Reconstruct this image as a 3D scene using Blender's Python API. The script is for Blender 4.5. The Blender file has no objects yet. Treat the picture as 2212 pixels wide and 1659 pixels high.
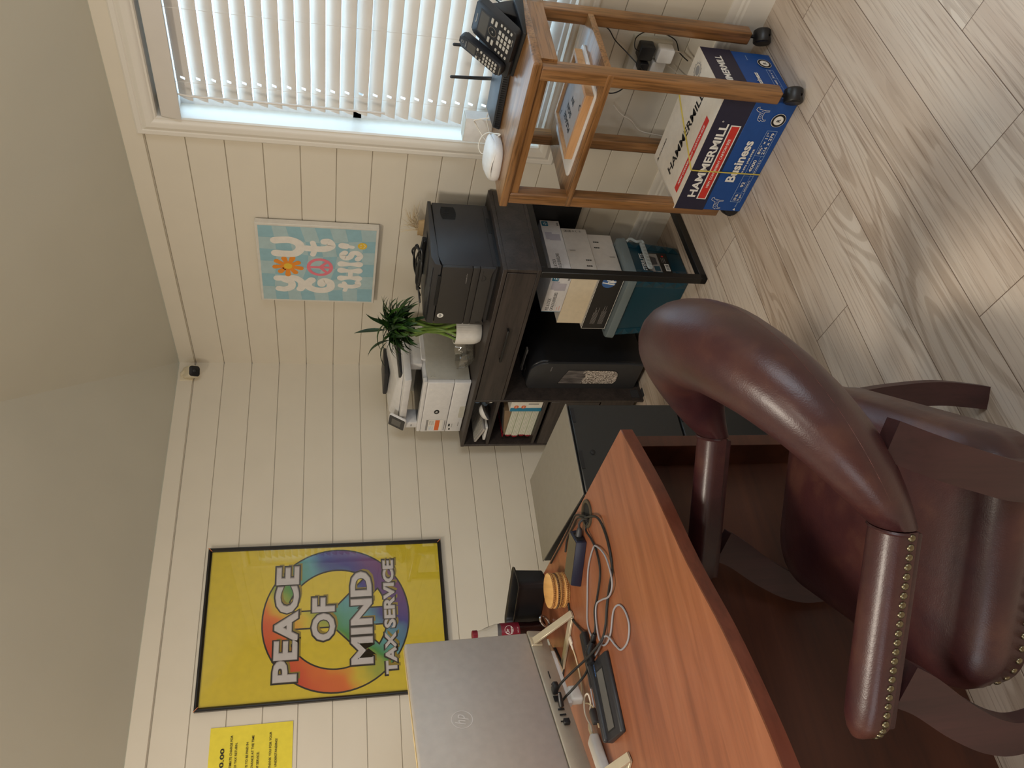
import bpy, bmesh, math, random
from mathutils import Vector, Matrix, Quaternion
PI = math.pi
scene = bpy.context.scene
COL = scene.collection
rnd = random.Random(7)

# ------------------------------------------------------------------ helpers
def V(*a):
    return Vector(a)

def srgb(r, g, b, a=1.0):
    f = lambda c: (c / 255 / 12.92) if c / 255 <= 0.04045 else ((c / 255 + 0.055) / 1.055) ** 2.4
    return (f(r), f(g), f(b), a)

class MB:
    """collects shapes into one mesh"""
    def __init__(s, M=None):
        s.bm = bmesh.new()
        s.M = M or Matrix.Identity(4)
    def _new(s, verts, faces):
        vs = [s.bm.verts.new(s.M @ Vector(v)) for v in verts]
        fs = []
        for f in faces:
            try:
                fs.append(s.bm.faces.new([vs[i] for i in f]))
            except ValueError:
                pass
        return vs, fs
    def box(s, x0, x1, y0, y1, z0, z1, bev=0.0, seg=2, M=None):
        if x0 > x1: x0, x1 = x1, x0
        if y0 > y1: y0, y1 = y1, y0
        if z0 > z1: z0, z1 = z1, z0
        P = [(x0, y0, z0), (x1, y0, z0), (x1, y1, z0), (x0, y1, z0), (x0, y0, z1), (x1, y0, z1), (x1, y1, z1), (x0, y1, z1)]
        if M is not None: P = [M @ Vector(p) for p in P]
        vs, fs = s._new(P, [(3, 2, 1, 0), (4, 5, 6, 7), (0, 1, 5, 4), (1, 2, 6, 5), (2, 3, 7, 6), (3, 0, 4, 7)])
        if bev > 0:
            es = list({e for f in fs for e in f.edges})
            bmesh.ops.bevel(s.bm, geom=es, offset=bev, segments=seg, affect='EDGES', profile=0.5, clamp_overlap=True)
        return s
    def hexa(s, P, bev=0.0, seg=2):
        """8 corners: bottom loop ccw, then top loop"""
        vs, fs = s._new(P, [(3, 2, 1, 0), (4, 5, 6, 7), (0, 1, 5, 4), (1, 2, 6, 5), (2, 3, 7, 6), (3, 0, 4, 7)])
        if bev > 0:
            es = list({e for f in fs for e in f.edges})
            bmesh.ops.bevel(s.bm, geom=es, offset=bev, segments=seg, affect='EDGES', profile=0.5, clamp_overlap=True)
        return s
    def loft(s, rings, closed=True, cap=True, loop=False):
        """rings: list of equal-length point lists"""
        n = len(rings[0])
        R = [[s.bm.verts.new(s.M @ Vector(p)) for p in r] for r in rings]
        m = len(R)
        for i in range(m if loop else m - 1):
            a, b = R[i], R[(i + 1) % m]
            for j in range(n if closed else n - 1):
                k = (j + 1) % n
                try: s.bm.faces.new((a[j], a[k], b[k], b[j]))
                except ValueError: pass
        if cap and closed and not loop:
            try: s.bm.faces.new(list(reversed(R[0])))
            except ValueError: pass
            try: s.bm.faces.new(R[-1])
            except ValueError: pass
        return s
    def lathe(s, prof, c=(0, 0, 0), n=32, cap=True, M=None):
        rings = []
        for r, z in prof:
            ring = []
            for i in range(n):
                a = 2 * PI * i / n
                p = Vector((max(r, 1e-5) * math.cos(a), max(r, 1e-5) * math.sin(a), z))
                if M is not None: p = M @ p
                ring.append(p + Vector(c))
            rings.append(ring)
        return s.loft(rings, cap=cap)
    def tube(s, pts, r, n=10, closed=False, cap=True, flat=1.0):
        pts = [Vector(p) for p in pts]
        m = len(pts)
        rs = r if isinstance(r, (list, tuple)) else [r] * m
        tang = []
        for i in range(m):
            if closed: t = pts[(i + 1) % m] - pts[i - 1]
            else: t = pts[min(i + 1, m - 1)] - pts[max(i - 1, 0)]
            tang.append(t.normalized() if t.length > 1e-9 else Vector((0, 0, 1)))
        up = Vector((0, 0, 1)) if abs(tang[0].z) < 0.9 else Vector((1, 0, 0))
        u = (up - tang[0] * up.dot(tang[0])).normalized()
        rings = []
        for i in range(m):
            u = u - tang[i] * u.dot(tang[i])
            u = u.normalized() if u.length > 1e-6 else tang[i].orthogonal().normalized()
            w = tang[i].cross(u)
            rings.append([pts[i] + (u * math.cos(2 * PI * j / n) * flat + w * math.sin(2 * PI * j / n)) * rs[i] for j in range(n)])
        return s.loft(rings, cap=cap, loop=closed)
    def prism(s, poly, z0, z1, M=None, bev=0.0, seg=2):
        n = len(poly)
        A = sum(poly[i][0] * poly[(i + 1) % n][1] - poly[(i + 1) % n][0] * poly[i][1] for i in range(n))
        if A < 0: poly = list(reversed(poly))
        P = [Vector((p[0], p[1], z0)) for p in poly] + [Vector((p[0], p[1], z1)) for p in poly]
        if M is not None: P = [M @ p for p in P]
        F = [tuple(reversed(range(n))), tuple(range(n, 2 * n))] + [(i, (i + 1) % n, n + (i + 1) % n, n + i) for i in range(n)]
        vs, fs = s._new(P, F)
        if bev > 0:
            es = list({e for f in fs[:2] for e in f.edges})
            bmesh.ops.bevel(s.bm, geom=es, offset=bev, segments=seg, affect='EDGES', profile=0.5, clamp_overlap=True)
        return s
    def sphere(s, c, r, n=12, sz=1.0, M=None):
        prof = [(r * math.sin(PI * i / (n // 2)), -r * sz * math.cos(PI * i / (n // 2))) for i in range(n // 2 + 1)]
        return s.lathe(prof, c, n, M=M)
    def poly(s, pts):
        s._new(pts, [tuple(range(len(pts)))])
        return s
    def mesh(s, name, ang=38):
        bm = s.bm
        bmesh.ops.remove_doubles(bm, verts=bm.verts, dist=1e-6)
        bmesh.ops.recalc_face_normals(bm, faces=bm.faces)
        for f in bm.faces: f.smooth = True
        c = math.radians(ang)
        for e in bm.edges:
            if len(e.link_faces) == 2:
                e.smooth = e.calc_face_angle(0.0) < c
            else:
                e.smooth = False
        me = bpy.data.meshes.new(name)
        bm.to_mesh(me); bm.free()
        return me
    def build(s, name, mat, parent=None, ang=38, recalc=True):
        me = s.mesh(name, ang)
        if mat is not None: me.materials.append(mat)
        o = bpy.data.objects.new(name, me)
        COL.objects.link(o)
        if parent is not None: o.parent = parent
        return o

def thing(name, label, cat, loc=(0, 0, 0), rz=0.0, group=None):
    o = bpy.data.objects.new(name, None)
    o.empty_display_size = 0.05
    COL.objects.link(o)
    o.location = loc; o.rotation_euler = (0, 0, rz)
    o['label'] = label; o['category'] = cat
    if group: o['group'] = group
    return o

def tag(o, label, cat, group=None):
    o['label'] = label; o['category'] = cat
    if group: o['group'] = group
    return o

def struct(name, mb, mat, ang=38):
    o = mb.build(name, mat, None, ang)
    o['kind'] = 'structure'
    return o

def copy_tree(o, parent=None):
    c = o.copy(); COL.objects.link(c)
    if parent is not None: c.parent = parent
    for ch in list(o.children): copy_tree(ch, c)
    return c

def catmull(pts, k=8, closed=False):
    pts = [Vector(p) for p in pts]
    n = len(pts); out = []
    rng = range(n) if closed else range(n - 1)
    for i in rng:
        if closed: p0, p1, p2, p3 = pts[i - 1], pts[i], pts[(i + 1) % n], pts[(i + 2) % n]
        else: p0, p1, p2, p3 = pts[max(i - 1, 0)], pts[i], pts[i + 1], pts[min(i + 2, n - 1)]
        for j in range(k):
            t = j / k
            out.append(0.5 * ((2 * p1) + (p2 - p0) * t + (2 * p0 - 5 * p1 + 4 * p2 - p3) * t * t + (3 * p1 - p0 - 3 * p2 + p3) * t ** 3))
    if not closed: out.append(pts[-1])
    return out

def rrect(x0, x1, y0, y1, r, n=5):
    out = []
    for cx, cy, a0 in ((x1 - r, y1 - r, 0), (x0 + r, y1 - r, 90), (x0 + r, y0 + r, 180), (x1 - r, y0 + r, 270)):
        for i in range(n + 1):
            a = math.radians(a0 + 90 * i / n)
            out.append((cx + r * math.cos(a), cy + r * math.sin(a)))
    return out

_txt = {}
def text2d(s, bold=0.0, shear=0.0, spacing=1.0):
    key = (s, bold, shear, spacing)
    if key in _txt: return _txt[key]
    cu = bpy.data.curves.new('t', 'FONT')
    cu.body = s; cu.size = 1.0; cu.offset = bold; cu.shear = shear; cu.space_character = spacing
    cu.resolution_u = 3; cu.align_x = 'LEFT'
    o = bpy.data.objects.new('t', cu); COL.objects.link(o)
    dg = bpy.context.evaluated_depsgraph_get()
    me = bpy.data.meshes.new_from_object(o.evaluated_get(dg))
    vs = [(v.co.x, v.co.y) for v in me.vertices]
    fs = [tuple(p.vertices) for p in me.polygons]
    bpy.data.objects.remove(o); bpy.data.curves.remove(cu); bpy.data.meshes.remove(me)
    x0 = min(v[0] for v in vs); x1 = max(v[0] for v in vs); y0 = min(v[1] for v in vs); y1 = max(v[1] for v in vs)
    _txt[key] = (vs, fs, x0, y0, x1, y1)
    return _txt[key]

class Decal:
    """flat printing on a face: frame O, ux, uy in the parent's local axes"""
    def __init__(s, O, ux, uy, step=0.00035, base=0.0004):
        s.O = Vector(O); s.ux = Vector(ux).normalized(); s.uy = Vector(uy).normalized()
        s.n = s.ux.cross(s.uy); s.step = step; s.base = base; s.B = {}; s.cnt = 0
    def P(s, x, y, L): return s.O + s.ux * x + s.uy * y + s.n * (s.base + s.step * L + 1.2e-5 * (s.cnt % 24))
    def mb(s, m):
        s.cnt += 1
        if m not in s.B: s.B[m] = MB()
        return s.B[m]
    def poly(s, m, pts, L=0):
        n = len(pts)
        A = sum(pts[i][0] * pts[(i + 1) % n][1] - pts[(i + 1) % n][0] * pts[i][1] for i in range(n))
        if A < 0: pts = list(reversed(pts))
        b = s.mb(m); b._new([s.P(x, y, L) for x, y in pts], [tuple(range(n))])
    def rect(s, m, x0, y0, x1, y1, L=0): s.poly(m, [(x0, y0), (x1, y0), (x1, y1), (x0, y1)], L)
    def disc(s, m, cx, cy, rx, ry=None, L=0, n=40):
        ry = ry or rx
        s.poly(m, [(cx + rx * math.cos(2 * PI * i / n), cy + ry * math.sin(2 * PI * i / n)) for i in range(n)], L)
    def ring(s, m, cx, cy, r0, r1, L=0, n=48, a0=0, a1=360, asp=1.0):
        b = s.mb(m)
        full = abs(a1 - a0) >= 360
        V_, F_ = [], []
        for i in range(n + 1):
            a = math.radians(a0 + (a1 - a0) * i / n)
            V_.append(s.P(cx + r0 * math.cos(a), cy + asp * r0 * math.sin(a), L)); V_.append(s.P(cx + r1 * math.cos(a), cy + asp * r1 * math.sin(a), L))
        for i in range(n): F_.append((2 * i, 2 * i + 1, 2 * i + 3, 2 * i + 2))
        b._new(V_, F_)
    def frame(s, m, x0, y0, x1, y1, w, L=0):
        s.rect(m, x0, y0, x1, y0 + w, L); s.rect(m, x0, y1 - w, x1, y1, L); s.rect(m, x0, y0 + w, x0 + w, y1 - w, L); s.rect(m, x1 - w, y0 + w, x1, y1 - w, L)
    def text(s, m, t, x, y, w=None, h=None, bold=0.0, shear=0.0, spacing=1.0, align='l', L=1):
        vs, fs, x0, y0, x1, y1 = text2d(t, bold, shear, spacing)
        if h is None and w is None: h = 0.02
        sx = sy = None
        if h is not None: sy = h / (y1 - y0)
        if w is not None: sx = w / (x1 - x0)
        if sx is None: sx = sy
        if sy is None: sy = sx
        W = (x1 - x0) * sx
        ox = x if align == 'l' else (x - W / 2 if align == 'c' else x - W)
        mm = s.mb(m); mm._new([s.P(ox + (a - x0) * sx, y + (b - y0) * sy, L) for a, b in vs], fs)
        return W
    def stroke(s, m, pts, w, L=0, cap=True):
        """round stroke through pts; w a width or list of widths"""
        ws = w if isinstance(w, (list, tuple)) else [w] * len(pts)
        b = s.mb(m)
        m_ = len(pts); left, right = [], []
        for i in range(m_):
            a = pts[max(i - 1, 0)]; c = pts[min(i + 1, m_ - 1)]
            dx, dy = c[0] - a[0], c[1] - a[1]; l = math.hypot(dx, dy) or 1
            nx, ny = -dy / l * ws[i] / 2, dx / l * ws[i] / 2
            left.append((pts[i][0] + nx, pts[i][1] + ny)); right.append((pts[i][0] - nx, pts[i][1] - ny))
        VV = [s.P(x, y, L) for x, y in left + right]
        b._new(VV, [(m_ + i, m_ + i + 1, i + 1, i) for i in range(m_ - 1)])
        if cap:
            s.disc(m, pts[0][0], pts[0][1], ws[0] / 2, L=L, n=16); s.disc(m, pts[-1][0], pts[-1][1], ws[-1] / 2, L=L, n=16)
    def build(s, parent, names=None):
        out = []
        for m, b in s.B.items():
            nm = (names or {}).get(m, 'lettering')
            me = bpy.data.meshes.new(nm); 
            bmesh.ops.remove_doubles(b.bm, verts=b.bm.verts, dist=1e-7)
            b.bm.to_mesh(me); b.bm.free()
            me.materials.append(MAT[m])
            o = bpy.data.objects.new(nm, me); COL.objects.link(o); o.parent = parent
            out.append(o)
        return out

def sm2(pts, k=6, closed=False):
    return [(p.x, p.y) for p in catmull([(a, b, 0) for a, b in pts], k, closed)]
CAMP = (3.3308011, -2.4050178, 1.4669940, 2.5399214, -0.2360969, 0.0065413, 1663.9305)
BLIND_TILT = 62.5
SKY = 6.5
EXPOSURE = -0.3
# daylight from the other (unseen) windows, and the warm ceiling lamps of the room
LIGHTS = [
    ('ceiling_lamp', (1.9, -2.9, 2.95), (1.9, -2.9, 0), 0.5, 55, (1.0, 0.90, 0.76), None),
    ('ceiling_lamp_rear', (3.6, -3.4, 2.95), (3.6, -3.4, 0), 0.5, 24, (1.0, 0.90, 0.76), None),
    ('side_window_daylight', (4.8, -1.5, 1.5), (0, -1.8, 0.9), 0.9, 30, (0.80, 0.90, 1.0), 1.4),
    ('rear_window_daylight', (2.6, -4.8, 1.5), (1.8, 0, 1.0), 1.2, 20, (0.85, 0.92, 1.0), 1.4),
]
# ------------------------------------------------------------------ materials
MAT = {}
class NT:
    def __init__(s, name):
        s.m = bpy.data.materials.new(name); s.m.use_nodes = True
        s.t = s.m.node_tree; s.n = s.t.nodes; s.l = s.t.links
        s.b = s.n['Principled BSDF']; s.out = s.n['Material Output']
        MAT[name] = s.m
    def new(s, typ, **kw):
        nd = s.n.new(typ)
        for k, v in kw.items(): setattr(nd, k, v)
        return nd
    def set(s, nd, **kw):
        for k, v in kw.items(): nd.inputs[k].default_value = v
    def link(s, a, b): s.l.new(a, b)
    def coord(s, scale=(1, 1, 1), rot=(0, 0, 0), kind='Object'):
        tc = s.new('ShaderNodeTexCoord'); mp = s.new('ShaderNodeMapping')
        s.link(tc.outputs[kind], mp.inputs[0]); mp.inputs['Scale'].default_value = scale; mp.inputs['Rotation'].default_value = rot
        return mp.outputs[0]
    def noise(s, vec, scale, detail=3, rough=0.5, dist=0.0):
        nd = s.new('ShaderNodeTexNoise'); s.link(vec, nd.inputs['Vector'])
        s.set(nd, Scale=scale, Detail=detail, Roughness=rough, Distortion=dist)
        return nd.outputs[0]
    def ramp(s, fac, stops, interp='LINEAR'):
        nd = s.new('ShaderNodeValToRGB'); s.link(fac, nd.inputs[0])
        cr = nd.color_ramp; cr.interpolation = interp
        while len(cr.elements) < len(stops): cr.elements.new(0.5)
        for e, (p, c) in zip(cr.elements, stops): e.position = p; e.color = c
        return nd.outputs[0]
    def math(s, op, a, b=None, c=None):
        nd = s.new('ShaderNodeMath', operation=op)
        for i, v in enumerate((a, b, c)):
            if v is None: continue
            if isinstance(v, (int, float)): nd.inputs[i].default_value = v
            else: s.link(v, nd.inputs[i])
        return nd.outputs[0]
    def mix(s, fac, a, b, blend='MIX'):
        nd = s.new('ShaderNodeMix', data_type='RGBA', blend_type=blend)
        for i, v in ((0, fac), (6, a), (7, b)):
            if isinstance(v, (int, float, tuple)): nd.inputs[i].default_value = v
            else: s.link(v, nd.inputs[i])
        return nd.outputs[2]
    def bump(s, h, strength=0.1, dist=0.01):
        nd = s.new('ShaderNodeBump'); s.link(h, nd.inputs['Height']); s.set(nd, Strength=strength, Distance=dist)
        s.link(nd.outputs[0], s.b.inputs['Normal'])
    def base(s, c):
        if isinstance(c, tuple): s.b.inputs['Base Color'].default_value = c
        else: s.link(c, s.b.inputs['Base Color'])

def M(name, col, rough=0.5, metal=0.0, var=0.06, nscale=40, bump=0.0, bscale=300, coat=0.0, spec=0.5, emit=None, estr=0.0, trans=0.0, alpha=1.0):
    t = NT(name)
    v = t.coord()
    n = t.noise(v, nscale, 2)
    c = srgb(*col)
    d = tuple(max(0, x * (1 - var)) for x in c[:3]) + (1,); u = tuple(min(1, x * (1 + var)) for x in c[:3]) + (1,)
    t.base(t.ramp(n, [(0.3, d), (0.7, u)]))
    t.set(t.b, Roughness=rough, Metallic=metal)
    t.b.inputs['Specular IOR Level'].default_value = spec
    if coat: t.set(t.b, **{'Coat Weight': coat, 'Coat Roughness': 0.12})
    if bump: t.bump(t.noise(v, bscale, 2), bump, 0.002)
    if emit: t.b.inputs['Emission Color'].default_value = srgb(*emit); t.b.inputs['Emission Strength'].default_value = estr
    if trans: t.b.inputs['Transmission Weight'].default_value = trans
    if alpha < 1: t.b.inputs['Alpha'].default_value = alpha
    return t.m

def wood(name, dark, mid, light, axis='x', scale=1.0, rough=0.4, streak=0.5, coat=0.0, fine=90, bump=0.05):
    t = NT(name)
    k = {'x': (1.2, 14, 14), 'y': (14, 1.2, 14), 'z': (14, 14, 1.2)}[axis]
    v = t.coord(tuple(a * scale for a in k))
    n1 = t.noise(v, 1.6, 4, 0.6, 0.6)
    k2 = {'x': (4, fine, fine), 'y': (fine, 4, fine), 'z': (fine, fine, 4)}[axis]
    v2 = t.coord(k2)
    n2 = t.noise(v2, 1.5, 3, 0.6)
    c1 = t.ramp(n1, [(0.3, srgb(*dark)), (0.5, srgb(*mid)), (0.72, srgb(*light))])
    c2 = t.ramp(n2, [(0.36, (1 - streak, 1 - streak, 1 - streak, 1)), (0.52, (1, 1, 1, 1))])
    t.base(t.mix(1.0, c1, c2, 'MULTIPLY'))
    t.set(t.b, Roughness=rough)
    if coat: t.set(t.b, **{'Coat Weight': coat, 'Coat Roughness': 0.15})
    if bump: t.bump(n2, bump, 0.002)
    return t.m

# room
M('wall_paint', (226, 217, 199), 0.45, var=0.015, nscale=6, bump=0.02, bscale=160)
M('ceiling_paint', (204, 200, 184), 0.8, var=0.02, nscale=3, bump=0.03, bscale=120)
M('trim_paint', (232, 226, 214), 0.32, var=0.01, nscale=10)
M('far_wall', (205, 190, 168), 0.7)
M('blind_white', (226, 220, 212), 0.35, var=0.03, nscale=8)
M('sash_white', (225, 228, 230), 0.35)
def mk_floor():
    t = NT('floor_planks')
    tc = t.new('ShaderNodeTexCoord'); sp = t.new('ShaderNodeSeparateXYZ'); t.link(tc.outputs['Object'], sp.inputs[0])
    W = 0.1714; Lp = 1.22
    u = t.math('DIVIDE', t.math('SUBTRACT', sp.outputs[0], 2.374), W)
    k = t.math('FLOOR', u); fx = t.math('FRACT', u)
    w = t.math('DIVIDE', t.math('SUBTRACT', t.math('ADD', sp.outputs[1], 1.135), t.math('MULTIPLY', k, 0.2988)), Lp)
    m = t.math('FLOOR', w); fy = t.math('FRACT', w)
    ex = t.math('MULTIPLY', t.math('MINIMUM', fx, t.math('SUBTRACT', 1.0, fx)), W)
    ey = t.math('MULTIPLY', t.math('MINIMUM', fy, t.math('SUBTRACT', 1.0, fy)), Lp)
    e = t.math('MINIMUM', ex, ey)
    seam = t.math('LESS_THAN', e, 0.0011)
    cid = t.new('ShaderNodeCombineXYZ'); t.link(k, cid.inputs[0]); t.link(m, cid.inputs[1])
    wn = t.new('ShaderNodeTexWhiteNoise', noise_dimensions='2D'); t.link(cid.outputs[0], wn.inputs['Vector'])
    off = t.math('MULTIPLY', wn.outputs['Value'], 37.0)
    cv = t.new('ShaderNodeCombineXYZ')
    t.link(t.math('MULTIPLY', sp.outputs[0], 6.0), cv.inputs[0]); t.link(t.math('MULTIPLY', sp.outputs[1], 0.6), cv.inputs[1]); t.link(off, cv.inputs[2])
    n = t.noise(cv.outputs[0], 1.35, 2, 0.5, 0.35)
    rings = t.math('FRACT', t.math('MULTIPLY', n, 13.0))
    tri = t.math('ABSOLUTE', t.math('SUBTRACT', rings, 0.5))
    cv2 = t.new('ShaderNodeCombineXYZ')
    t.link(t.math('MULTIPLY', sp.outputs[0], 170.0), cv2.inputs[0]); t.link(t.math('MULTIPLY', sp.outputs[1], 3.2), cv2.inputs[1]); t.link(off, cv2.inputs[2])
    fine = t.noise(cv2.outputs[0], 1.0, 4, 0.65)
    n3 = t.noise(cv.outputs[0], 2.2, 2)
    base = t.ramp(n3, [(0.3, srgb(203, 187, 171)), (0.5, srgb(211, 197, 182)), (0.7, srgb(217, 205, 191))])
    grain = t.ramp(tri, [(0.0, srgb(182, 166, 152)), (0.2, srgb(206, 196, 186)), (0.26, (1, 1, 1, 1))])
    msk = t.ramp(t.noise(cv.outputs[0], 0.9, 1), [(0.5, (0.06, 0.06, 0.06, 1)), (0.60, (0.45, 0.45, 0.45, 1))])
    c = t.mix(msk, base, grain, 'MULTIPLY')
    fr = t.ramp(fine, [(0.30, srgb(192, 180, 170)), (0.48, (1, 1, 1, 1))])
    c = t.mix(0.8, c, fr, 'MULTIPLY')
    tone = t.ramp(wn.outputs['Value'], [(0.0, srgb(238, 232, 226)), (1.0, (1, 1, 1, 1))])
    c = t.mix(1.0, c, tone, 'MULTIPLY')
    c = t.mix(seam, c, srgb(112, 92, 76))
    t.base(c); t.set(t.b, Roughness=0.42)
    t.bump(t.math('MINIMUM', t.math('MULTIPLY', e, 400.0), 1.0), 0.25, 0.002)
mk_floor()
# woods
wood('oak_x', (118, 80, 44), (148, 104, 62), (166, 122, 78), 'x', 1.0, 0.28, 0.5, coat=0.3)
wood('oak_z', (116, 80, 44), (146, 102, 60), (162, 118, 74), 'z', 1.0, 0.33, 0.45, coat=0.2)
wood('oak_y', (116, 80, 44), (146, 102, 60), (162, 118, 74), 'y', 1.0, 0.33, 0.45, coat=0.2)
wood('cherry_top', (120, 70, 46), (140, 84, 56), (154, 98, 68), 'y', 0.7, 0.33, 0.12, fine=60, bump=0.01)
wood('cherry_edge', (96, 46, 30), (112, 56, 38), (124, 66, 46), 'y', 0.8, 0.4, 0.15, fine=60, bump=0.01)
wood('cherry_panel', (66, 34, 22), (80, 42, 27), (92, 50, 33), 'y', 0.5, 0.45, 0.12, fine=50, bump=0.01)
wood('black_wood', (46, 40, 37), (58, 50, 46), (68, 59, 54), 'x', 0.9, 0.45, 0.3, fine=80)
wood('maple', (196, 146, 98), (212, 164, 116), (222, 178, 132), 'x', 1.0, 0.45, 0.08)
wood('coaster_wood', (206, 150, 84), (220, 168, 100), (228, 182, 118), 'y', 1.6, 0.45, 0.1)
wood('mahogany_leg', (48, 26, 27), (60, 33, 34), (70, 40, 40), 'z', 0.8, 0.42, 0.15, coat=0.0)
# leather
def leather():
    t = NT('burgundy_leather')
    v = t.coord()
    vo = t.new('ShaderNodeTexVoronoi'); t.link(v, vo.inputs['Vector']); t.set(vo, Scale=420.0)
    n = t.noise(v, 7, 4, 0.6)
    t.base(t.ramp(n, [(0.3, srgb(46, 21, 27)), (0.55, srgb(62, 31, 31)), (0.78, srgb(86, 54, 43))]))
    n2 = t.noise(v, 18, 3)
    rr = t.new('ShaderNodeMapRange'); t.link(n2, rr.inputs[0]); rr.inputs[3].default_value = 0.30; rr.inputs[4].default_value = 0.46
    t.link(rr.outputs[0], t.b.inputs['Roughness'])
    t.set(t.b, **{'Coat Weight': 0.08, 'Coat Roughness': 0.25})
    mixh = t.math('ADD', t.math('MULTIPLY', vo.outputs['Distance'], 0.25), t.math('MULTIPLY', t.noise(v, 60, 3), 0.8))
    t.bump(mixh, 0.16, 0.003)
leather()
M('thread', (120, 70, 64), 0.6)
M('brass_nail', (118, 110, 88), 0.28, 0.9, var=0.15, nscale=300)
# plastics etc
for nm, c, r in (('black_plastic', (26, 26, 28), 0.38), ('black_satin', (36, 36, 39), 0.42), ('charcoal_plastic', (52, 52, 54), 0.5), ('blk_metal', (22, 21, 21), 0.4),
                 ('printer_black', (44, 43, 45), 0.45), ('printer_face', (49, 46, 44), 0.5), ('printer_line', (10, 10, 11), 0.6), ('white_plastic', (232, 230, 226), 0.35),
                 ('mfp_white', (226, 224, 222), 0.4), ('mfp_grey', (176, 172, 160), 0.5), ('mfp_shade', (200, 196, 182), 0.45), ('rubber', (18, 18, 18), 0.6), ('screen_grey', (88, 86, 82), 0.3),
                 ('dark_screen', (60, 62, 64), 0.15), ('key_grey', (190, 184, 172), 0.5), ('silver_paint', (196, 190, 184), 0.42), ('silver_chin', (186, 178, 162), 0.4),
                 ('champagne_metal', (206, 194, 168), 0.35), ('cord_black', (28, 27, 26), 0.42), ('cord_grey', (150, 148, 152), 0.4), ('cord_white', (226, 216, 200), 0.4),
                 ('file_grey', (126, 119, 106), 0.45), ('file_black', (30, 31, 30), 0.5), ('carton_white', (222, 212, 196), 0.7), ('carton_navy', (38, 36, 58), 0.55), ('carton_blue', (24, 76, 150), 0.5),
                 ('ink_black', (18, 18, 20), 0.6), ('ink_white', (240, 238, 232), 0.6), ('ink_red', (206, 52, 44), 0.55), ('ink_grey', (150, 146, 142), 0.6), ('ink_lightblue', (170, 196, 226), 0.6),
                 ('twine', (204, 184, 86), 0.8), ('paper_white', (236, 232, 222), 0.8), ('box_cream', (228, 212, 184), 0.75), ('box_white', (206, 198, 188), 0.7), ('box_black', (40, 38, 36), 0.55), ('hp_blue', (66, 108, 168), 0.5),
                 ('env_white', (222, 218, 216), 0.6), ('env_lilac', (186, 180, 188), 0.6), ('env_teal', (24, 110, 142), 0.5), ('tub_handle', (170, 178, 178), 0.35), ('label_black', (22, 22, 22), 0.4),
                 ('pot_white', (228, 224, 216), 0.6), ('soil', (70, 52, 36), 0.9), ('straw', (190, 160, 116), 0.9), ('strands', (212, 192, 158), 0.95), ('red_folder', (140, 22, 38), 0.5), ('page_green', (206, 212, 188), 0.8), ('folder_tan', (140, 118, 92), 0.8), ('folder_dark', (70, 68, 70), 0.6),
                 ('blue_band', (30, 128, 166), 0.5), ('orange_ink', (230, 110, 50), 0.5), ('paper_yellow', (240, 222, 70), 0.75), ('poster_yellow', (232, 206, 48), 0.55), ('frame_black', (22, 20, 20), 0.3), ('copper_edge', (214, 130, 80), 0.4),
                 ('letter_grey', (214, 208, 206), 0.5), ('letter_shade', (166, 156, 154), 0.5), ('poster_shadow', (150, 128, 30), 0.6),
                 ('pic_blue', (150, 190, 200), 0.6), ('pic_blue2', (176, 200, 202), 0.6), ('pic_white', (236, 230, 220), 0.6), ('pic_orange', (240, 146, 46), 0.6), ('pic_yellow', (238, 196, 60), 0.6), ('pic_pink', (236, 128, 142), 0.6), ('canvas_edge', (222, 216, 204), 0.6),
                 ('bead_wood', (168, 116, 64), 0.5), ('bead_dark', (98, 66, 38), 0.5), ('coaster_rim', (150, 104, 62), 0.5), ('brick_olive', (88, 80, 62), 0.4), ('brick_navy', (30, 32, 52), 0.4), ('chrome', (200, 200, 202), 0.15), ('soda_red', (120, 20, 40), 0.4), ('cola', (34, 12, 10), 0.15), ('card_yellow', (206, 170, 80), 0.6), ('board_grey', (196, 194, 194), 0.7), ('led_green', (90, 230, 140), 0.5), ('grommet', (70, 62, 48), 0.45), ('light_wire', (214, 196, 160), 0.5), ('cam_white', (226, 214, 186), 0.4), ('tan_edge', (222, 196, 146), 0.5)):
    M(nm, c, r, metal=0.35 if nm in ('silver_paint', 'champagne_metal', 'silver_chin') else (0.95 if nm == 'chrome' else 0.0), var=0.04)
M('leaf_green', (52, 84, 30), 0.42, var=0.45, nscale=25)
M('leaf_dark', (34, 60, 28), 0.42, var=0.4, nscale=25)
M('cane_green', (112, 140, 62), 0.4, var=0.25, nscale=40)
M('cane_yellow', (196, 150, 60), 0.5, var=0.2)
MAT['led_green'].node_tree.nodes['Principled BSDF'].inputs['Emission Color'].default_value = srgb(80, 240, 140)
MAT['led_green'].node_tree.nodes['Principled BSDF'].inputs['Emission Strength'].default_value = 3.0
def thin_glass(name, tint=(1, 1, 1, 1), gloss=0.05, rough=0.0):
    t = NT(name)
    t.n.remove(t.b)
    tr = t.new('ShaderNodeBsdfTransparent'); tr.inputs[0].default_value = tint
    gl = t.new('ShaderNodeBsdfGlossy'); gl.inputs['Roughness'].default_value = rough
    lw = t.new('ShaderNodeLayerWeight')
    f = t.math('ADD', t.math('MULTIPLY', t.math('POWER', lw.outputs['Facing'], 4.0), 0.6), gloss)
    mx = t.new('ShaderNodeMixShader'); t.link(f, mx.inputs[0]); t.link(tr.outputs[0], mx.inputs[1]); t.link(gl.outputs[0], mx.inputs[2])
    t.link(mx.outputs[0], t.out.inputs[0])
thin_glass('pane_glass', (0.95, 0.98, 1.0, 1))
thin_glass('poster_glass', (0.98, 0.98, 0.98, 1), 0.05)
def plastic_clear(name, col, mixf, rough=0.25):
    """translucent tinted plastic: part see-through, part milky"""
    t = NT(name)
    t.base(srgb(*col)); t.set(t.b, Roughness=rough); t.b.inputs['Alpha'].default_value = mixf
    return t.m
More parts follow.
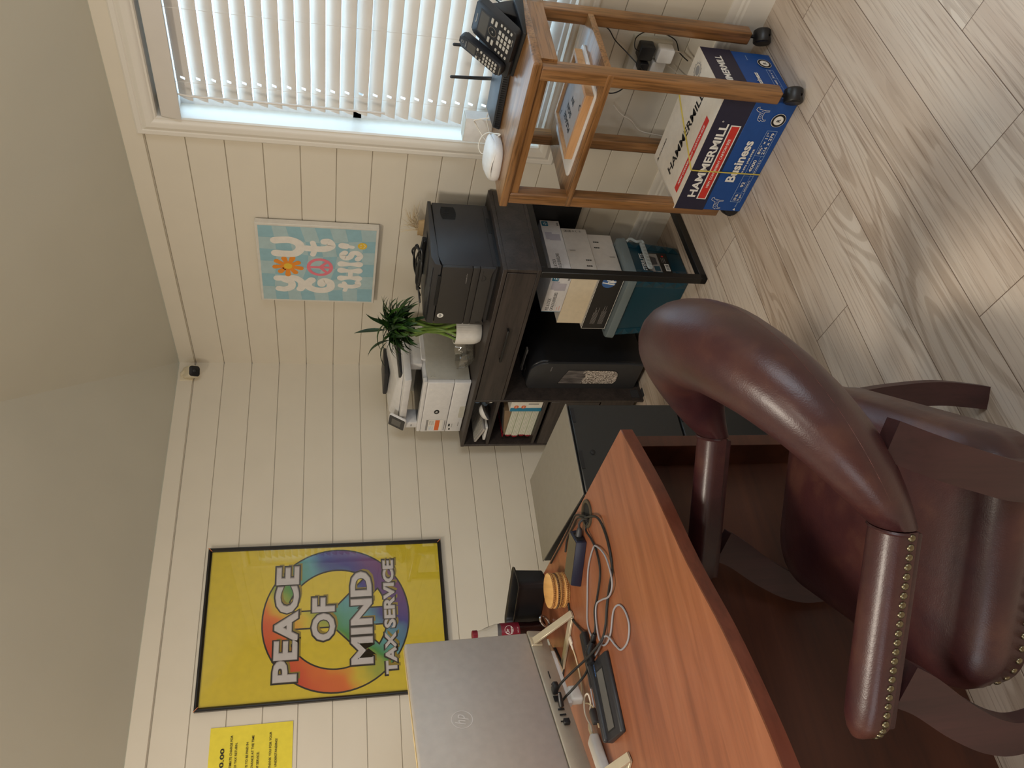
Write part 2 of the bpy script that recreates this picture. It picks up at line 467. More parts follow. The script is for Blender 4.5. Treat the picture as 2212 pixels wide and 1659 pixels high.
plastic_clear('teal_plastic', (10, 66, 84), 0.86, 0.3)
plastic_clear('lid_plastic', (136, 148, 150), 0.62, 0.3)
thin_glass('cut_glass', (0.95, 0.95, 0.94, 1), 0.16, 0.03)
t_ = NT('bottle_clear'); t_.set(t_.b, Roughness=0.05, IOR=1.2); t_.b.inputs['Transmission Weight'].default_value = 0.9; t_.base((0.95, 0.95, 0.95, 1))
def mk_shreds():
    t = NT('shreds')
    v = t.coord()
    vo = t.new('ShaderNodeTexVoronoi'); t.link(v, vo.inputs['Vector']); t.set(vo, Scale=230.0)
    sp = t.new('ShaderNodeSeparateXYZ'); tc = t.new('ShaderNodeTexCoord'); t.link(tc.outputs['Object'], sp.inputs[0])
    mask = t.math('GREATER_THAN', t.math('SUBTRACT', 0.34, sp.outputs[2]), t.math('MULTIPLY', t.noise(v, 40, 2), 0.06))
    a = t.ramp(vo.outputs['Color'], [(0.15, srgb(70, 62, 56)), (0.5, srgb(168, 156, 146)), (0.8, srgb(228, 218, 208))])
    b = t.ramp(t.noise(t.coord((20, 20, 3)), 4, 2), [(0.3, srgb(70, 66, 66)), (0.7, srgb(128, 122, 120))])
    t.base(t.mix(mask, b, a)); t.set(t.b, Roughness=0.25)
    t.bump(vo.outputs['Distance'], 0.3, 0.003)
mk_shreds()
def mk_rainbow():
    """printed peace-sign band whose hue runs around the circle"""
    t = NT('rainbow_print')
    tc = t.new('ShaderNodeTexCoord'); sp = t.new('ShaderNodeSeparateXYZ'); t.link(tc.outputs['Object'], sp.inputs[0])
    y = t.math('ADD', sp.outputs[1], 1.3325); z = t.math('SUBTRACT', sp.outputs[2], 1.425)
    u = t.math('ADD', t.math('MULTIPLY', y, 1.0), t.math('MULTIPLY', z, -1.0))
    n = t.noise(t.coord(), 7, 2)
    f = t.math('ADD', t.math('ADD', t.math('MULTIPLY', u, 1.05), 0.5), t.math('MULTIPLY', t.math('SUBTRACT', n, 0.5), 0.25))
    t.base(t.ramp(f, [(0.08, srgb(214, 60, 34)), (0.25, srgb(236, 120, 40)), (0.36, srgb(226, 200, 50)), (0.48, srgb(70, 150, 70)), (0.62, srgb(100, 170, 180)), (0.76, srgb(52, 48, 140)), (0.92, srgb(110, 50, 120))]))
    t.set(t.b, Roughness=0.5)
mk_rainbow()
# ------------------------------------------------------------------ camera
cam_d = bpy.data.cameras.new('camera'); cam = bpy.data.objects.new('camera', cam_d); COL.objects.link(cam)
_yaw, _pit, _rol = CAMP[3:6]
fw = Vector((math.cos(_pit) * math.cos(_yaw), math.cos(_pit) * math.sin(_yaw), math.sin(_pit)))
r_ = fw.cross(Vector((0, 0, 1))).normalized(); u_ = r_.cross(fw)
rt = r_ * math.cos(_rol) + u_ * math.sin(_rol); upv = u_ * math.cos(_rol) - r_ * math.sin(_rol)
# the phone was held on its side: picture right is world down, picture up is world right
X, Y, Z = -upv, rt, -fw
mw = Matrix(((X.x, Y.x, Z.x, CAMP[0]), (X.y, Y.y, Z.y, CAMP[1]), (X.z, Y.z, Z.z, CAMP[2]), (0, 0, 0, 1)))
cam.matrix_world = mw
cam_d.sensor_width = 36.0; cam_d.lens = CAMP[6] / 2212 * 36.0; cam_d.clip_start = 0.02
scene.camera = cam

# ------------------------------------------------------------------ room shell
RX, RY = 4.9, -4.9          # room extents (x 0..RX, y RY..0)
ZW = 2.178                  # wall height
PW, Z1 = 0.13333, 2.2355    # board pitch, groove i at Z1 - PW*i
WX0, WX1, WZ0, WZ1 = 1.466, 2.69, 0.672, 2.05   # window opening
GR = [Z1 - PW * i for i in range(1, 17)]

mb = MB(); mb.box(-0.1, RX + 0.1, RY - 0.1, 0.1, -0.08, 0.0); struct('floor', mb, MAT['floor_planks'])

def shiplap(mb, M, segs, z0, z1):
    """board strips between grooves; M maps (s, depth, z) with depth toward the room"""
    zs = [z0] + sorted(g for g in GR if z0 + 0.01 < g < z1 - 0.01) + [z1]
    gw, gd = 0.0028, 0.007
    for a, b in segs:
        for i in range(len(zs) - 1):
            lo = zs[i] + (gw / 2 if i > 0 else 0); hi = zs[i + 1] - (gw / 2 if i < len(zs) - 2 else 0)
            ch = 0.0012
            P = [(-0.012, lo), (-0.0012, lo), (0.0, lo + ch), (0.0, hi - ch), (-0.0012, hi), (-0.012, hi)]
            mb.loft([[M @ Vector((a, d, z)) for d, z in P], [M @ Vector((b, d, z)) for d, z in P]])
        mb.loft([[M @ Vector((a, d, z)) for d, z in ((-0.1, z0), (-gd, z0), (-gd, z1), (-0.1, z1))], [M @ Vector((b, d, z)) for d, z in ((-0.1, z0), (-gd, z0), (-gd, z1), (-0.1, z1))]])
ML = Matrix(((0, 1, 0, 0), (1, 0, 0, 0), (0, 0, 1, 0), (0, 0, 0, 1)))            # s->y, depth->x
MR = Matrix(((1, 0, 0, 0), (0, -1, 0, 0), (0, 0, 1, 0), (0, 0, 0, 1)))           # s->x, depth->-y
mb = MB(); shiplap(mb, ML, [(RY - 0.1, 0.1)], 0.0, ZW)
struct('wall_left', mb, MAT['wall_paint'], 30)
mb = MB()
shiplap(mb, MR, [(-0.1, WX0 - 0.03), (WX1 + 0.03, RX + 0.1)], 0.0, ZW)
shiplap(mb, MR, [(WX0 - 0.03, WX1 + 0.03)], 0.0, WZ0 - 0.03)
shiplap(mb, MR, [(WX0 - 0.03, WX1 + 0.03)], WZ1 + 0.03, ZW)
struct('wall_right', mb, MAT['wall_paint'], 30)
mb = MB(); mb.box(RX, RX + 0.1, RY, 0.1, 0, 3.2); struct('wall_east', mb, MAT['far_wall'])
mb = MB(); mb.box(-0.1, RX + 0.1, RY - 0.1, RY, 0, 3.2); struct('wall_south', mb, MAT['far_wall'])
# vaulted ceiling: hip slopes rising from the wall tops to a flat
SL = 0.661; DZ = 0.85; D = DZ / SL
z0, z1 = ZW, ZW + DZ
mb = MB()
mb.poly([(0, 0, z0), (0, RY, z0), (D, RY + D, z1), (D, -D, z1)])
mb.poly([(0, 0, z0), (D, -D, z1), (RX - D, -D, z1), (RX, 0, z0)])
mb.poly([(RX, 0, z0), (RX - D, -D, z1), (RX - D, RY + D, z1), (RX, RY, z0)])
mb.poly([(0, RY, z0), (RX, RY, z0), (RX - D, RY + D, z1), (D, RY + D, z1)])
mb.poly([(D, -D, z1), (D, RY + D, z1), (RX - D, RY + D, z1), (RX - D, -D, z1)])
oc = struct('ceiling', mb, MAT['ceiling_paint'], 10)
# baseboards
def base_prof(): return [(0.0, 0.0), (0.016, 0.0), (0.016, 0.088), (0.013, 0.096), (0.013, 0.104), (0.009, 0.112), (0.009, 0.128), (0.005, 0.14), (0.0, 0.14)]
mb = MB(); mb.loft([[(0.0, -d, z) for d, z in base_prof()], [(RX, -d, z) for d, z in base_prof()]]); struct('baseboard_right', mb, MAT['trim_paint'], 20)
mb = MB(); mb.loft([[(d, 0.0, z) for d, z in base_prof()], [(d, RY, z) for d, z in base_prof()]]); struct('baseboard_left', mb, MAT['trim_paint'], 20)
# painted frieze under the ceiling
mb = MB(); mb.box(0.0, RX, -0.006, 0.0, 2.106, ZW, 0.002, 1); mb.box(0.0, 0.006, RY, 0.0, 2.106, ZW, 0.002, 1); struct('trim_1', mb, MAT['wall_paint'])

# ------------------------------------------------------------------ window
win = thing('window_1', 'white window with picture frame casing behind the blind', 'window', (0, 0, 0)); win['kind'] = 'structure'
def casing_ring(d0, d1, prof):
    """mitred moulding: prof (offset outwards from opening, depth)"""
    mbb = MB()
    cs = [(WX0, WZ0, -1, -1), (WX1, WZ0, 1, -1), (WX1, WZ1, 1, 1), (WX0, WZ1, -1, 1)]
    rings = [[(x + sx * o, -d, z + sz * o) for o, d in prof] for x, z, sx, sz in cs]
    mbb.loft(rings, loop=True, cap=False)
    return mbb
prof = [(-0.004, -0.09), (-0.004, 0.006), (0.0, 0.012), (0.006, 0.012), (0.010, 0.016), (0.022, 0.021), (0.034, 0.022), (0.044, 0.018), (0.050, 0.014), (0.054, 0.017), (0.068, 0.017), (0.074, 0.012), (0.074, 0.0), (0.074, -0.09)]
casing_ring(0, 0, prof).build('casing', MAT['trim_paint'], win, 25)
mb = MB()
for x0, x1, zz0, zz1 in ((WX0 - .004, WX0 + .035, WZ0 - .004, WZ1 + .004), (WX1 - .035, WX1 + .004, WZ0 - .004, WZ1 + .004), (WX0, WX1, WZ0 - .004, WZ0 + .04), (WX0, WX1, WZ1 - .04, WZ1 + .004), (WX0, WX1, 1.345, 1.38)):
    mb.box(x0, x1, 0.075, 0.105, zz0, zz1, 0.003, 1)
mb.build('sash', MAT['sash_white'], win)
mb = MB(); mb.box(WX0 + .03, WX1 - .03, 0.089, 0.091, WZ0 + .03, WZ1 - .03); mb.build('pane', MAT['pane_glass'], win)

# ------------------------------------------------------------------ blind
bl = thing('window_blind', 'white slatted blind hanging inside the window casing', 'window blind', (WX0, 0.0, WZ1))
bx0, bx1 = 0.054, WX1 - WX0 - 0.03
pitch = 0.0496; zt = 1.926 + 0.022 - WZ1; SW = 0.0525; TH = math.radians(BLIND_TILT)
YB = 0.036
routes = [0.137, 0.40, 0.80, 1.08]
nsl = int((1.926 - 0.735) / pitch) + 1
mb = MB()
tops = []
for i in range(nsl + 1):
    zc = zt - i * pitch
    # room edge low, outside edge high; x along the slat
    Ms = Matrix.Translation((0, YB, zc)) @ Matrix.Rotation(TH, 4, 'X')
    j = rnd.uniform(-0.0015, 0.0015)
    xs = [bx0 + j]
    for r in routes[::3]: xs += [r - 0.0045, r + 0.0045]
    xs.append(bx1)
    def strip(xa, xb, ya, yb):
        n = 3
        rings = []
        for x in (xa, xb):
            top, bot = [], []
            for k in range(n + 1):
                y = ya + (yb - ya) * k / n; cz = 0.0022 * (1 - (2 * y / SW) ** 2)
                top.append(Ms @ Vector((x, y, cz + 0.0014))); bot.append(Ms @ Vector((x, y, cz - 0.0014)))
            rings.append(top + bot[::-1])
        mb.loft(rings)
    for k in range(0, len(xs) - 1, 2): strip(xs[k], xs[k + 1], -SW / 2, SW / 2)
    for r in routes[::3]:
        strip(r - 0.0045, r + 0.0045, -SW / 2, -0.009); strip(r - 0.0045, r + 0.0045, 0.009, SW / 2)
zl = zt - nsl * pitch
for k in range(4):     # spare slats resting on the bottom rail
    mb.box(bx0, bx1, YB - 0.024, YB + 0.024, zl - 0.03 - k * 0.0042, zl - 0.027 - k * 0.0042)
mb.build('slats', MAT['blind_white'], bl, 50)
mb = MB(); mb.box(bx0, bx1, YB - 0.025, YB + 0.025, WZ0 - WZ1 + 0.002, WZ0 - WZ1 + 0.018, 0.002, 1); mb.build('bottom_rail', MAT['blind_white'], bl)
mb = MB(); mb.box(0.014, bx1 + 0.02, YB - 0.035, YB + 0.03, -0.075, -0.02, 0.002, 1); mb.build('head_rail', MAT['blind_white'], bl)
mb = MB(); mb.hexa([(0.008, -0.026, -0.086), (bx1 + .02, -0.026, -0.086), (bx1 + .02, -0.014, -0.086), (0.008, -0.014, -0.086), (0.008, -0.012, -0.018), (bx1 + .02, -0.012, -0.018), (bx1 + .02, -0.002, -0.018), (0.008, -0.002, -0.018)], 0.003)
mb.build('valance', MAT['blind_white'], bl)
mb = MB()
for r in routes:
    for dy in (-0.024, 0.024):
        mb.tube([(r, YB + dy * 0.75 - (0.008 if dy < 0 else -0.008), -0.06), (r, YB + dy * 0.75 - (0.008 if dy < 0 else -0.008), WZ0 - WZ1 + .018)], 0.0007, 5)
mb.build('ladder_cord', MAT['blind_white'], bl)
mb = MB(); mb.tube([(0.105, -0.012, -0.08), (0.107, -0.022, -0.12), (0.112, -0.03, -0.78)], [0.002, 0.004, 0.0042], 8); mb.build('wand', MAT['blind_white'], bl)

# ------------------------------------------------------------------ light
w = bpy.data.worlds.new('sky'); scene.world = w; w.use_nodes = True
bg = w.node_tree.nodes['Background']; bg.inputs[0].default_value = (0.56, 0.79, 1.0, 1); bg.inputs[1].default_value = SKY
def area(name, loc, target, size, energy, col, sy=None):
    l = bpy.data.lights.new(name, 'AREA'); l.energy = energy; l.color = col; l.size = size
    if sy: l.shape = 'RECTANGLE'; l.size_y = sy
    o = bpy.data.objects.new(name, l); COL.objects.link(o); o.location = loc
    o.rotation_euler = (Vector(target) - Vector(loc)).to_track_quat('-Z', 'Y').to_euler()
    return o
for nm_, loc_, tgt_, sz_, en_, col_, sy_ in LIGHTS: area(nm_, loc_, tgt_, sz_, en_, col_, sy_)
vs = scene.view_settings
vs.view_transform = 'Standard'; vs.look = 'None'; vs.gamma = 1.0; vs.exposure = EXPOSURE
try: vs.use_curve_mapping = False
except Exception: pass
scene.render.film_transparent = False
scene.cycles.max_bounces = 8; scene.cycles.transparent_max_bounces = 12; scene.cycles.sample_clamp_indirect = 4.0
scene.cycles.caustics_reflective = False; scene.cycles.caustics_refractive = False
# ------------------------------------------------------------------ framed poster on the left wall
PY0, PY1, PZ0, PZ1 = -1.665, -1.0, 0.9535, 1.9555
po = thing('framed_poster', 'large yellow peace sign poster in a thin black frame under glass', 'poster', (0, 0, 0))
mb = MB()
cs = [(PY0, PZ0, -1, -1), (PY1, PZ0, 1, -1), (PY1, PZ1, 1, 1), (PY0, PZ1, -1, 1)]
fp = [(0.0, 0.0), (0.0, 0.019), (-0.003, 0.022), (-0.008, 0.022), (-0.012, 0.017), (-0.015, 0.014), (-0.015, 0.004)]
mb.loft([[(d + 0.001, y + sy * o, z + sz * o) for o, d in fp] for y, z, sy, sz in cs], loop=True, cap=False)
mb.build('frame', MAT['frame_black'], po, 25)
for y, z, sy, sz in cs:
    mb = MB()
    M_ = Matrix.Translation((0.0215, y - sy * 0.0075, z - sz * 0.0075)) @ Matrix.Rotation(math.atan2(sz, sy), 4, 'X')
    mb.box(0, 0.002, -0.011, 0.011, -0.0012, 0.0012, M=M_)
    mb.build('corner_joint', MAT['copper_edge'], po)
mb = MB(); mb.box(0.004, 0.008, PY0 + .012, PY1 - .012, PZ0 + .012, PZ1 - .012); mb.build('print', MAT['poster_yellow'], po)
mb = MB(); mb.box(0.0125, 0.0145, PY0 + .013, PY1 - .013, PZ0 + .013, PZ1 - .013); mb.build('glass', MAT['poster_glass'], po)
d = Decal((0.008, 0, 0), (0, 1, 0), (0, 0, 1), 0.0003, 0.0003)
def q(px, py):      # helper: millimetres on the sheet from its centre
    return (-1.3325 + px, 1.4545 + py)
CYc, CZc = -1.3325, 1.418
Ro, Ri, bw = 0.300, 0.214, 0.034
ol = 0.0065
# black outline then colour: ring plus three arms
d.ring('ink_black', CYc, CZc, Ri - ol, Ro + ol, 0, 72)
def arm(m, ang, wdt, L, r1=Ri + 0.02, r0=0.0):
    a = math.radians(ang); ux, uz = math.cos(a), math.sin(a)
    d.poly(m, [(CYc + ux * r0 - uz * wdt, CZc + uz * r0 + ux * wdt), (CYc + ux * r0 + uz * wdt, CZc + uz * r0 - ux * wdt), (CYc + ux * r1 + uz * wdt, CZc + uz * r1 - ux * wdt), (CYc + ux * r1 - uz * wdt, CZc + uz * r1 + ux * wdt)], L)
for an in (90, 270, 225, 315): arm('ink_black', an, bw + ol, 1)
d.ring('rainbow_print', CYc, CZc, Ri, Ro, 2, 72)
for an in (90, 270, 225, 315): arm('rainbow_print', an, bw, 2, Ri + 0.01)
def big(t, yc, z, wd, h):
    d.text('poster_shadow', t, yc + 0.012, z - 0.012, wd, h, 0.03, align='c', L=3)
    d.text('ink_black', t, yc, z - 0.006, wd + 0.014, h + 0.012, 0.075, align='c', L=4)
    d.text('letter_shade', t, yc, z, wd, h, 0.045, align='c', L=5)
    d.text('letter_grey', t, yc - 0.0015, z + 0.0025, wd - 0.006, h - 0.005, 0.03, align='c', L=6)
big('PEACE', CYc - 0.005, 1.575, 0.485, 0.098)
big('OF', CYc + 0.0, 1.425, 0.185, 0.098)
big('MIND', CYc + 0.0, 1.270, 0.40, 0.092)
big('TAX SERVICE', CYc + 0.0, 1.172, 0.495, 0.050)
d.build(po, {'rainbow_print': 'peace_sign', 'ink_black': 'outline', 'poster_shadow': 'letter_shadow'})

# ------------------------------------------------------------------ yellow notice
no = thing('paper_notice', 'yellow paper notice with bold black print taped to the wall', 'notice', (0, 0, 0))
mb = MB(); NY1 = -1.726; NY0 = NY1 - 0.235; NZ1, NZ0 = 1.889, 1.586
rings = []
for k in range(7):
    y = NY0 + (NY1 - NY0) * k / 6; b = 0.0015 + 0.003 * (k / 6) ** 3
    rings.append([(b, y, NZ0), (b + .0004, y, NZ0), (b * 0.8 + .0004, y, NZ1), (b * 0.8, y, NZ1)])
mb.loft(rings); mb.build('sheet', MAT['paper_yellow'], no)
d = Decal((0.0055, 0, 0), (0, 1, 0), (0, 0, 1), 0.0, 0.0)
cx = NY1 - 0.1175
for t, z, h, wd, xr, b in (('$200.00', 1.832, 0.0165, 0.125, -1.802, 0.02), ('ULTIMATE CHARGE FOR', 1.806, 0.0085, None, -1.758, 0.012), ('EACH TAX RETURN.', 1.788, 0.0085, None, -1.786, 0.012), ('FEE IS TO BE PAID IN', 1.748, 0.0085, None, -1.788, 0.012), ('ADVANCE AT THE TIME', 1.728, 0.0085, None, -1.765, 0.012), ('OF SERVICE.', 1.708, 0.0085, None, -1.825, 0.012), ('THANK YOU FOR YOUR', 1.664, 0.0085, None, -1.758, 0.012), ('UNDERSTANDING!', 1.643, 0.0085, None, -1.784, 0.012)):
    d.text('ink_black', t, xr, z, wd, h, b, align='r')
d.build(no)

# ------------------------------------------------------------------ security camera
sc_ = thing('security_camera', 'small white security camera with black face high in the corner', 'camera', (0.0, -0.088, 2.135))
mb = MB(); mb.box(0.0, 0.008, -0.028, 0.028, -0.03, 0.032, 0.004, 2); mb.tube([(0.006, 0, 0.018), (0.03, 0, 0.02), (0.045, 0, 0.005)], 0.008, 10)
mb.build('mount', MAT['cam_white'], sc_)
Mc = Matrix.Translation((0.05, -0.005, -0.03)) @ Matrix.Rotation(math.radians(-25), 4, 'Z') @ Matrix.Rotation(math.radians(32), 4, 'Y')
mb = MB(); pr = rrect(-0.028, 0.028, -0.028, 0.028, 0.013); Mx = Mc @ Matrix(((0, 0, 1, 0), (1, 0, 0, 0), (0, 1, 0, 0), (0, 0, 0, 1)))
mb.prism(pr, -0.045, 0.026, Mx, 0.006, 3); mb.build('housing', MAT['cam_white'], sc_)
mb = MB(); mb.prism(rrect(-0.0255, 0.0255, -0.0255, 0.0255, 0.012), 0.024, 0.029, Mx, 0.002, 2); mb.build('face', MAT['black_plastic'], sc_)
mb = MB(); mb.lathe([(0.007, 0.0), (0.007, 0.003), (0.004, 0.004), (0.0, 0.004)], n=20, M=Mx @ Matrix.Translation((0, 0.002, 0.028))); mb.build('lens', MAT['dark_screen'], sc_)

# ------------------------------------------------------------------ YOU GOT THIS picture
AX0, AX1, AZ0, AZ1, AD = 0.535, 1.012, 1.257, 1.755, 0.034
pi = thing('wall_picture', 'blue checked picture with white bubble lettering hanging above the black printer', 'picture', (0, 0, 0))
mb = MB(); mb.box(AX0, AX1, -AD, -0.006, AZ0, AZ1, 0.002, 1); mb.build('canvas', MAT['canvas_edge'], pi)
m_ = 0.011
d = Decal((AX0, -AD, AZ0), (1, 0, 0), (0, 0, 1), 0.0003, 0.0004)
Wd, Hd = AX1 - AX0, AZ1 - AZ0
d.rect('pic_blue', m_, m_, Wd - m_, Hd - m_, 0)
# wavy chequers
nx, ny = 6, 8
def wv(i, j):
    x = i / nx; y = j / ny
    xx = x + 0.05 * math.sin(2 * PI * (y * 1.1 + 0.2)) * math.sin(PI * x); yy = y + 0.045 * math.sin(2 * PI * (x * 1.0 + 0.1)) * math.sin(PI * y)
    return (m_ + xx * (Wd - 2 * m_), m_ + yy * (Hd - 2 * m_))
for i in range(nx):
    for j in range(ny):
        if (i + j) % 2: d.poly('pic_blue2', [wv(i, j), wv(i + 1, j), wv(i + 1, j + 1), wv(i, j + 1)], 1)
def sx(u): return m_ + u * (Wd - 2 * m_)
def sz(v): return m_ + (1 - v) * (Hd - 2 * m_)
def S(pts, wd, L=2, mat='pic_white'):
    p = sm2([(sx(a), sz(b)) for a, b in pts], 8)
    if isinstance(wd, tuple):
        n = len(p); wl = [wd[0] + (wd[1] - wd[0]) * (0.5 - 0.5 * math.cos(2 * PI * i / (n - 1))) for i in range(n)]
        wl = [x * 1.0 for x in wl]
    else: wl = wd
    d.stroke(mat, p, wl, L)
# coordinates on the sheet: u from left, v from top
# y
S([(0.16, 0.145), (0.155, 0.20), (0.19, 0.255), (0.26, 0.255), (0.29, 0.20)], 0.033)
S([(0.31, 0.135), (0.315, 0.22), (0.32, 0.29), (0.27, 0.345), (0.20, 0.350), (0.165, 0.335)], 0.034)
# flower
fx_, fz_ = sx(0.485), sz(0.235)
for k in range(9):
    a = math.radians(90 + k * 40 + 8); L_ = 0.048 if k % 2 else 0.054
    d.stroke('pic_orange', [(fx_ + 0.016 * math.cos(a), fz_ + 0.016 * math.sin(a)), (fx_ + L_ * math.cos(a), fz_ + L_ * math.sin(a))], [0.016, 0.024], 2)
d.disc('pic_orange', fx_, fz_, 0.028, L=2); d.disc('pic_yellow', fx_, fz_, 0.0175, 0.0175, L=3)
# U
S([(0.655, 0.135), (0.65, 0.22), (0.66, 0.30), (0.72, 0.345), (0.79, 0.335), (0.83, 0.27), (0.83, 0.2), (0.82, 0.135)], 0.038)
# G
S([(0.30, 0.44), (0.25, 0.405), (0.19, 0.42), (0.155, 0.49), (0.16, 0.565), (0.20, 0.61), (0.27, 0.605), (0.295, 0.56), (0.275, 0.53), (0.245, 0.53)], 0.036)
# peace sign
cx_, cz_ = sx(0.485), sz(0.515)
d.ring('pic_pink', cx_, cz_, 0.041, 0.0555, 2)
for an in (90, 270, 222, 318):
    a = math.radians(an); d.stroke('pic_pink', [(cx_, cz_), (cx_ + 0.047 * math.cos(a), cz_ + 0.047 * math.sin(a))], 0.013, 2, cap=False)
# t
S([(0.735, 0.40), (0.73, 0.47), (0.735, 0.56), (0.775, 0.615), (0.83, 0.595), (0.83, 0.555)], 0.034)
S([(0.655, 0.455), (0.73, 0.47), (0.81, 0.455)], 0.024)
# THIS!
S([(0.235, 0.705), (0.225, 0.76), (0.225, 0.82), (0.25, 0.865), (0.285, 0.86)], 0.027)
S([(0.165, 0.745), (0.225, 0.755), (0.275, 0.735)], 0.02)
S([(0.345, 0.705), (0.35, 0.785), (0.345, 0.865)], (0.034, 0.020))
S([(0.455, 0.705), (0.45, 0.785), (0.455, 0.865)], (0.034, 0.020))
S([(0.35, 0.79), (0.45, 0.79)], 0.02)
S([(0.545, 0.705), (0.545, 0.785), (0.545, 0.865)], (0.034, 0.020))
S([(0.70, 0.735), (0.665, 0.71), (0.625, 0.735), (0.64, 0.78), (0.69, 0.80), (0.70, 0.84), (0.66, 0.87), (0.615, 0.85)], 0.026)
S([(0.79, 0.71), (0.775, 0.80)], [0.034] * 5 + [0.018] * 4)
d.disc('pic_yellow', sx(0.795), sz(0.885), 0.0195, L=2)
for du in (-0.012, 0.014): d.disc('pic_white', sx(0.795 + du), sz(0.872), 0.002, 0.0035, L=3)
d.ring('pic_white', sx(0.795), sz(0.885), 0.0105, 0.0125, 3, 20, 200, 340)
d.build(pi, {'pic_blue': 'print', 'pic_blue2': 'chequer_print', 'pic_orange': 'flower_print', 'pic_pink': 'peace_sign', 'pic_yellow': 'yellow_print'})
# ------------------------------------------------------------------ oak cart by the window
cx0, cx1, cy0, cy1 = 1.542, 2.092, -0.438, -0.058
ca = thing('oak_cart', 'oak side cart on black casters standing in front of the window', 'cart', (cx0, cy0, 0))
Wc, Dc = cx1 - cx0, cy1 - cy0
mb = MB(); mb.box(0, Wc, 0, Dc, 0.866, 0.895, 0.006, 3); mb.build('top', MAT['oak_x'], ca)
mb = MB(); mb.box(0.05, Wc - 0.05, 0.012, 0.03, 0.838, 0.868); mb.build('apron', MAT['oak_x'], ca)
mb = MB(); mb.box(0.05, Wc - 0.05, Dc - 0.03, Dc - 0.012, 0.838, 0.868); mb.build('apron', MAT['oak_x'], ca)
mb = MB(); mb.box(Wc - 0.03, Wc - 0.006, 0.04, Dc - 0.04, 0.815, 0.868); mb.build('side_apron', MAT['oak_y'], ca)
mb = MB(); mb.box(0.006, 0.03, 0.04, Dc - 0.04, 0.838, 0.868); mb.build('side_apron', MAT['oak_y'], ca)
for lx in (0.014, Wc - 0.058):
    for ly in (0.004, Dc - 0.05):
        mb = MB(); mb.box(lx, lx + 0.044, ly, ly + 0.046, 0.078, 0.867, 0.006, 3); leg = mb.build('leg', MAT['oak_z'], ca)
        cxx, cyy = lx + 0.022, ly + 0.023
        mb = MB(); mb.lathe([(0.006, 0.05), (0.006, 0.082)], (cxx, cyy, 0), 10)
        a = 0.5 if lx < 0.1 else -0.7
        Mc = Matrix.Translation((cxx, cyy, 0)) @ Matrix.Rotation(a, 4, 'Z')
        for sgn in (-1, 1):
            mb.lathe([(0.0, 0), (0.026, 0.0), (0.028, 0.004), (0.028, 0.016), (0.024, 0.02), (0.0, 0.02)], n=24, M=Mc @ Matrix.Translation((0.006, 0.004 * sgn, 0.0285)) @ Matrix.Rotation(-sgn * PI / 2, 4, 'X'))
        # hood over the twin wheels
        prof = []
        hood = [(0.031 * math.cos(math.radians(t)), 0.031 * math.sin(math.radians(t)) + 0.0285) for t in range(-10, 191, 15)]
        mb.prism(hood + [(-0.02, 0.024), (0.02, 0.024)], -0.021, 0.021, Mc @ Matrix(((1, 0, 0, 0.006), (0, 0, 1, 0), (0, 1, 0, 0), (0, 0, 0, 1))), 0.004, 2)
        mb.build('caster', MAT['black_plastic'], ca)
mb = MB(); mb.box(0.016, Wc - 0.016, 0.003, Dc - 0.003, 0.643, 0.664, 0.003, 2); mb.build('shelf', MAT['oak_x'], ca)

# ------------------------------------------------------------------ on the cart top (z = 0.895)
T = 0.8955
# white mesh router: domed square with a swoosh step
er = thing('mesh_router', 'white domed wireless router at the left end of the oak cart', 'router', (1.632, -0.292, T), 0.12)
def sq(r, z, e=3.2, n=40, ky=1.0):
    out = []
    for i in range(n):
        a = 2 * PI * i / n; c_, s_ = math.cos(a), math.sin(a)
        k = (abs(c_) ** e + abs(s_) ** e) ** (-1 / e)
        out.append((r * k * c_, r * ky * k * s_, z))
    return out
mb = MB()
lv = [(0.066, 0.0), (0.069, 0.004), (0.071, 0.016), (0.069, 0.026), (0.066, 0.031)]
rings = [sq(r, z) for r, z in lv]
mb.loft(rings); mb.build('base', MAT['mfp_white'], er, 60)
mb = MB(); rings = []
for k in range(9):
    f = k / 8; r = 0.0685 * math.cos(f * PI / 2 * 0.98)
    rings.append([(x, y, z + 0.030 + 0.006 * math.sin(3 * math.atan2(y, x)) * (1 - f) ** 2 * 0.9) for x, y, z in sq(max(r, 0.001), 0.022 * math.sin(f * PI / 2), 3.2 - f)])
mb.loft(rings); mb.build('cover', MAT['white_plastic'], er, 60)
mb = MB(); mb.sphere((-0.045, -0.05, 0.034), 0.0025, 8); mb.build('status_light', MAT['ink_white'], er)
# black modem with two aerials
mo = thing('modem', 'black wedge shaped modem with green lights and two antennas', 'modem', (1.775, -0.16, T), 0.08)
mb = MB(); mb.hexa([(-0.085, -0.06, 0), (0.15, -0.06, 0), (0.15, 0.075, 0), (-0.085, 0.075, 0), (-0.08, -0.055, 0.026), (0.146, -0.055, 0.026), (0.146, 0.07, 0.032), (-0.08, 0.07, 0.032)], 0.004)
mb.build('body', MAT['black_satin'], mo)
mb = MB()
for k in range(26): mb.box(-0.074 + k * 0.0082, -0.0705 + k * 0.0082, -0.0592, -0.0572, 0.006, 0.021)
mb.build('vent', MAT['printer_line'], mo)
d = Decal((0, 0, 0.0275), (1, 0.0, 0), (0, 1, 0.044))
d.text('ink_grey', 'arris', -0.02, 0.01, None, 0.007, 0.01)
for xx in (-0.055, -0.015, 0.005): d.disc('led_green', xx, -0.03, 0.0022, L=1)
d.disc('led_green', 0.006, -0.024, 0.0018, L=1); d.poly('ink_grey', [(0.05, 0.0), (0.058, 0.012), (0.066, 0.0)], 1)
d.build(mo, {'led_green': 'indicator_light'})
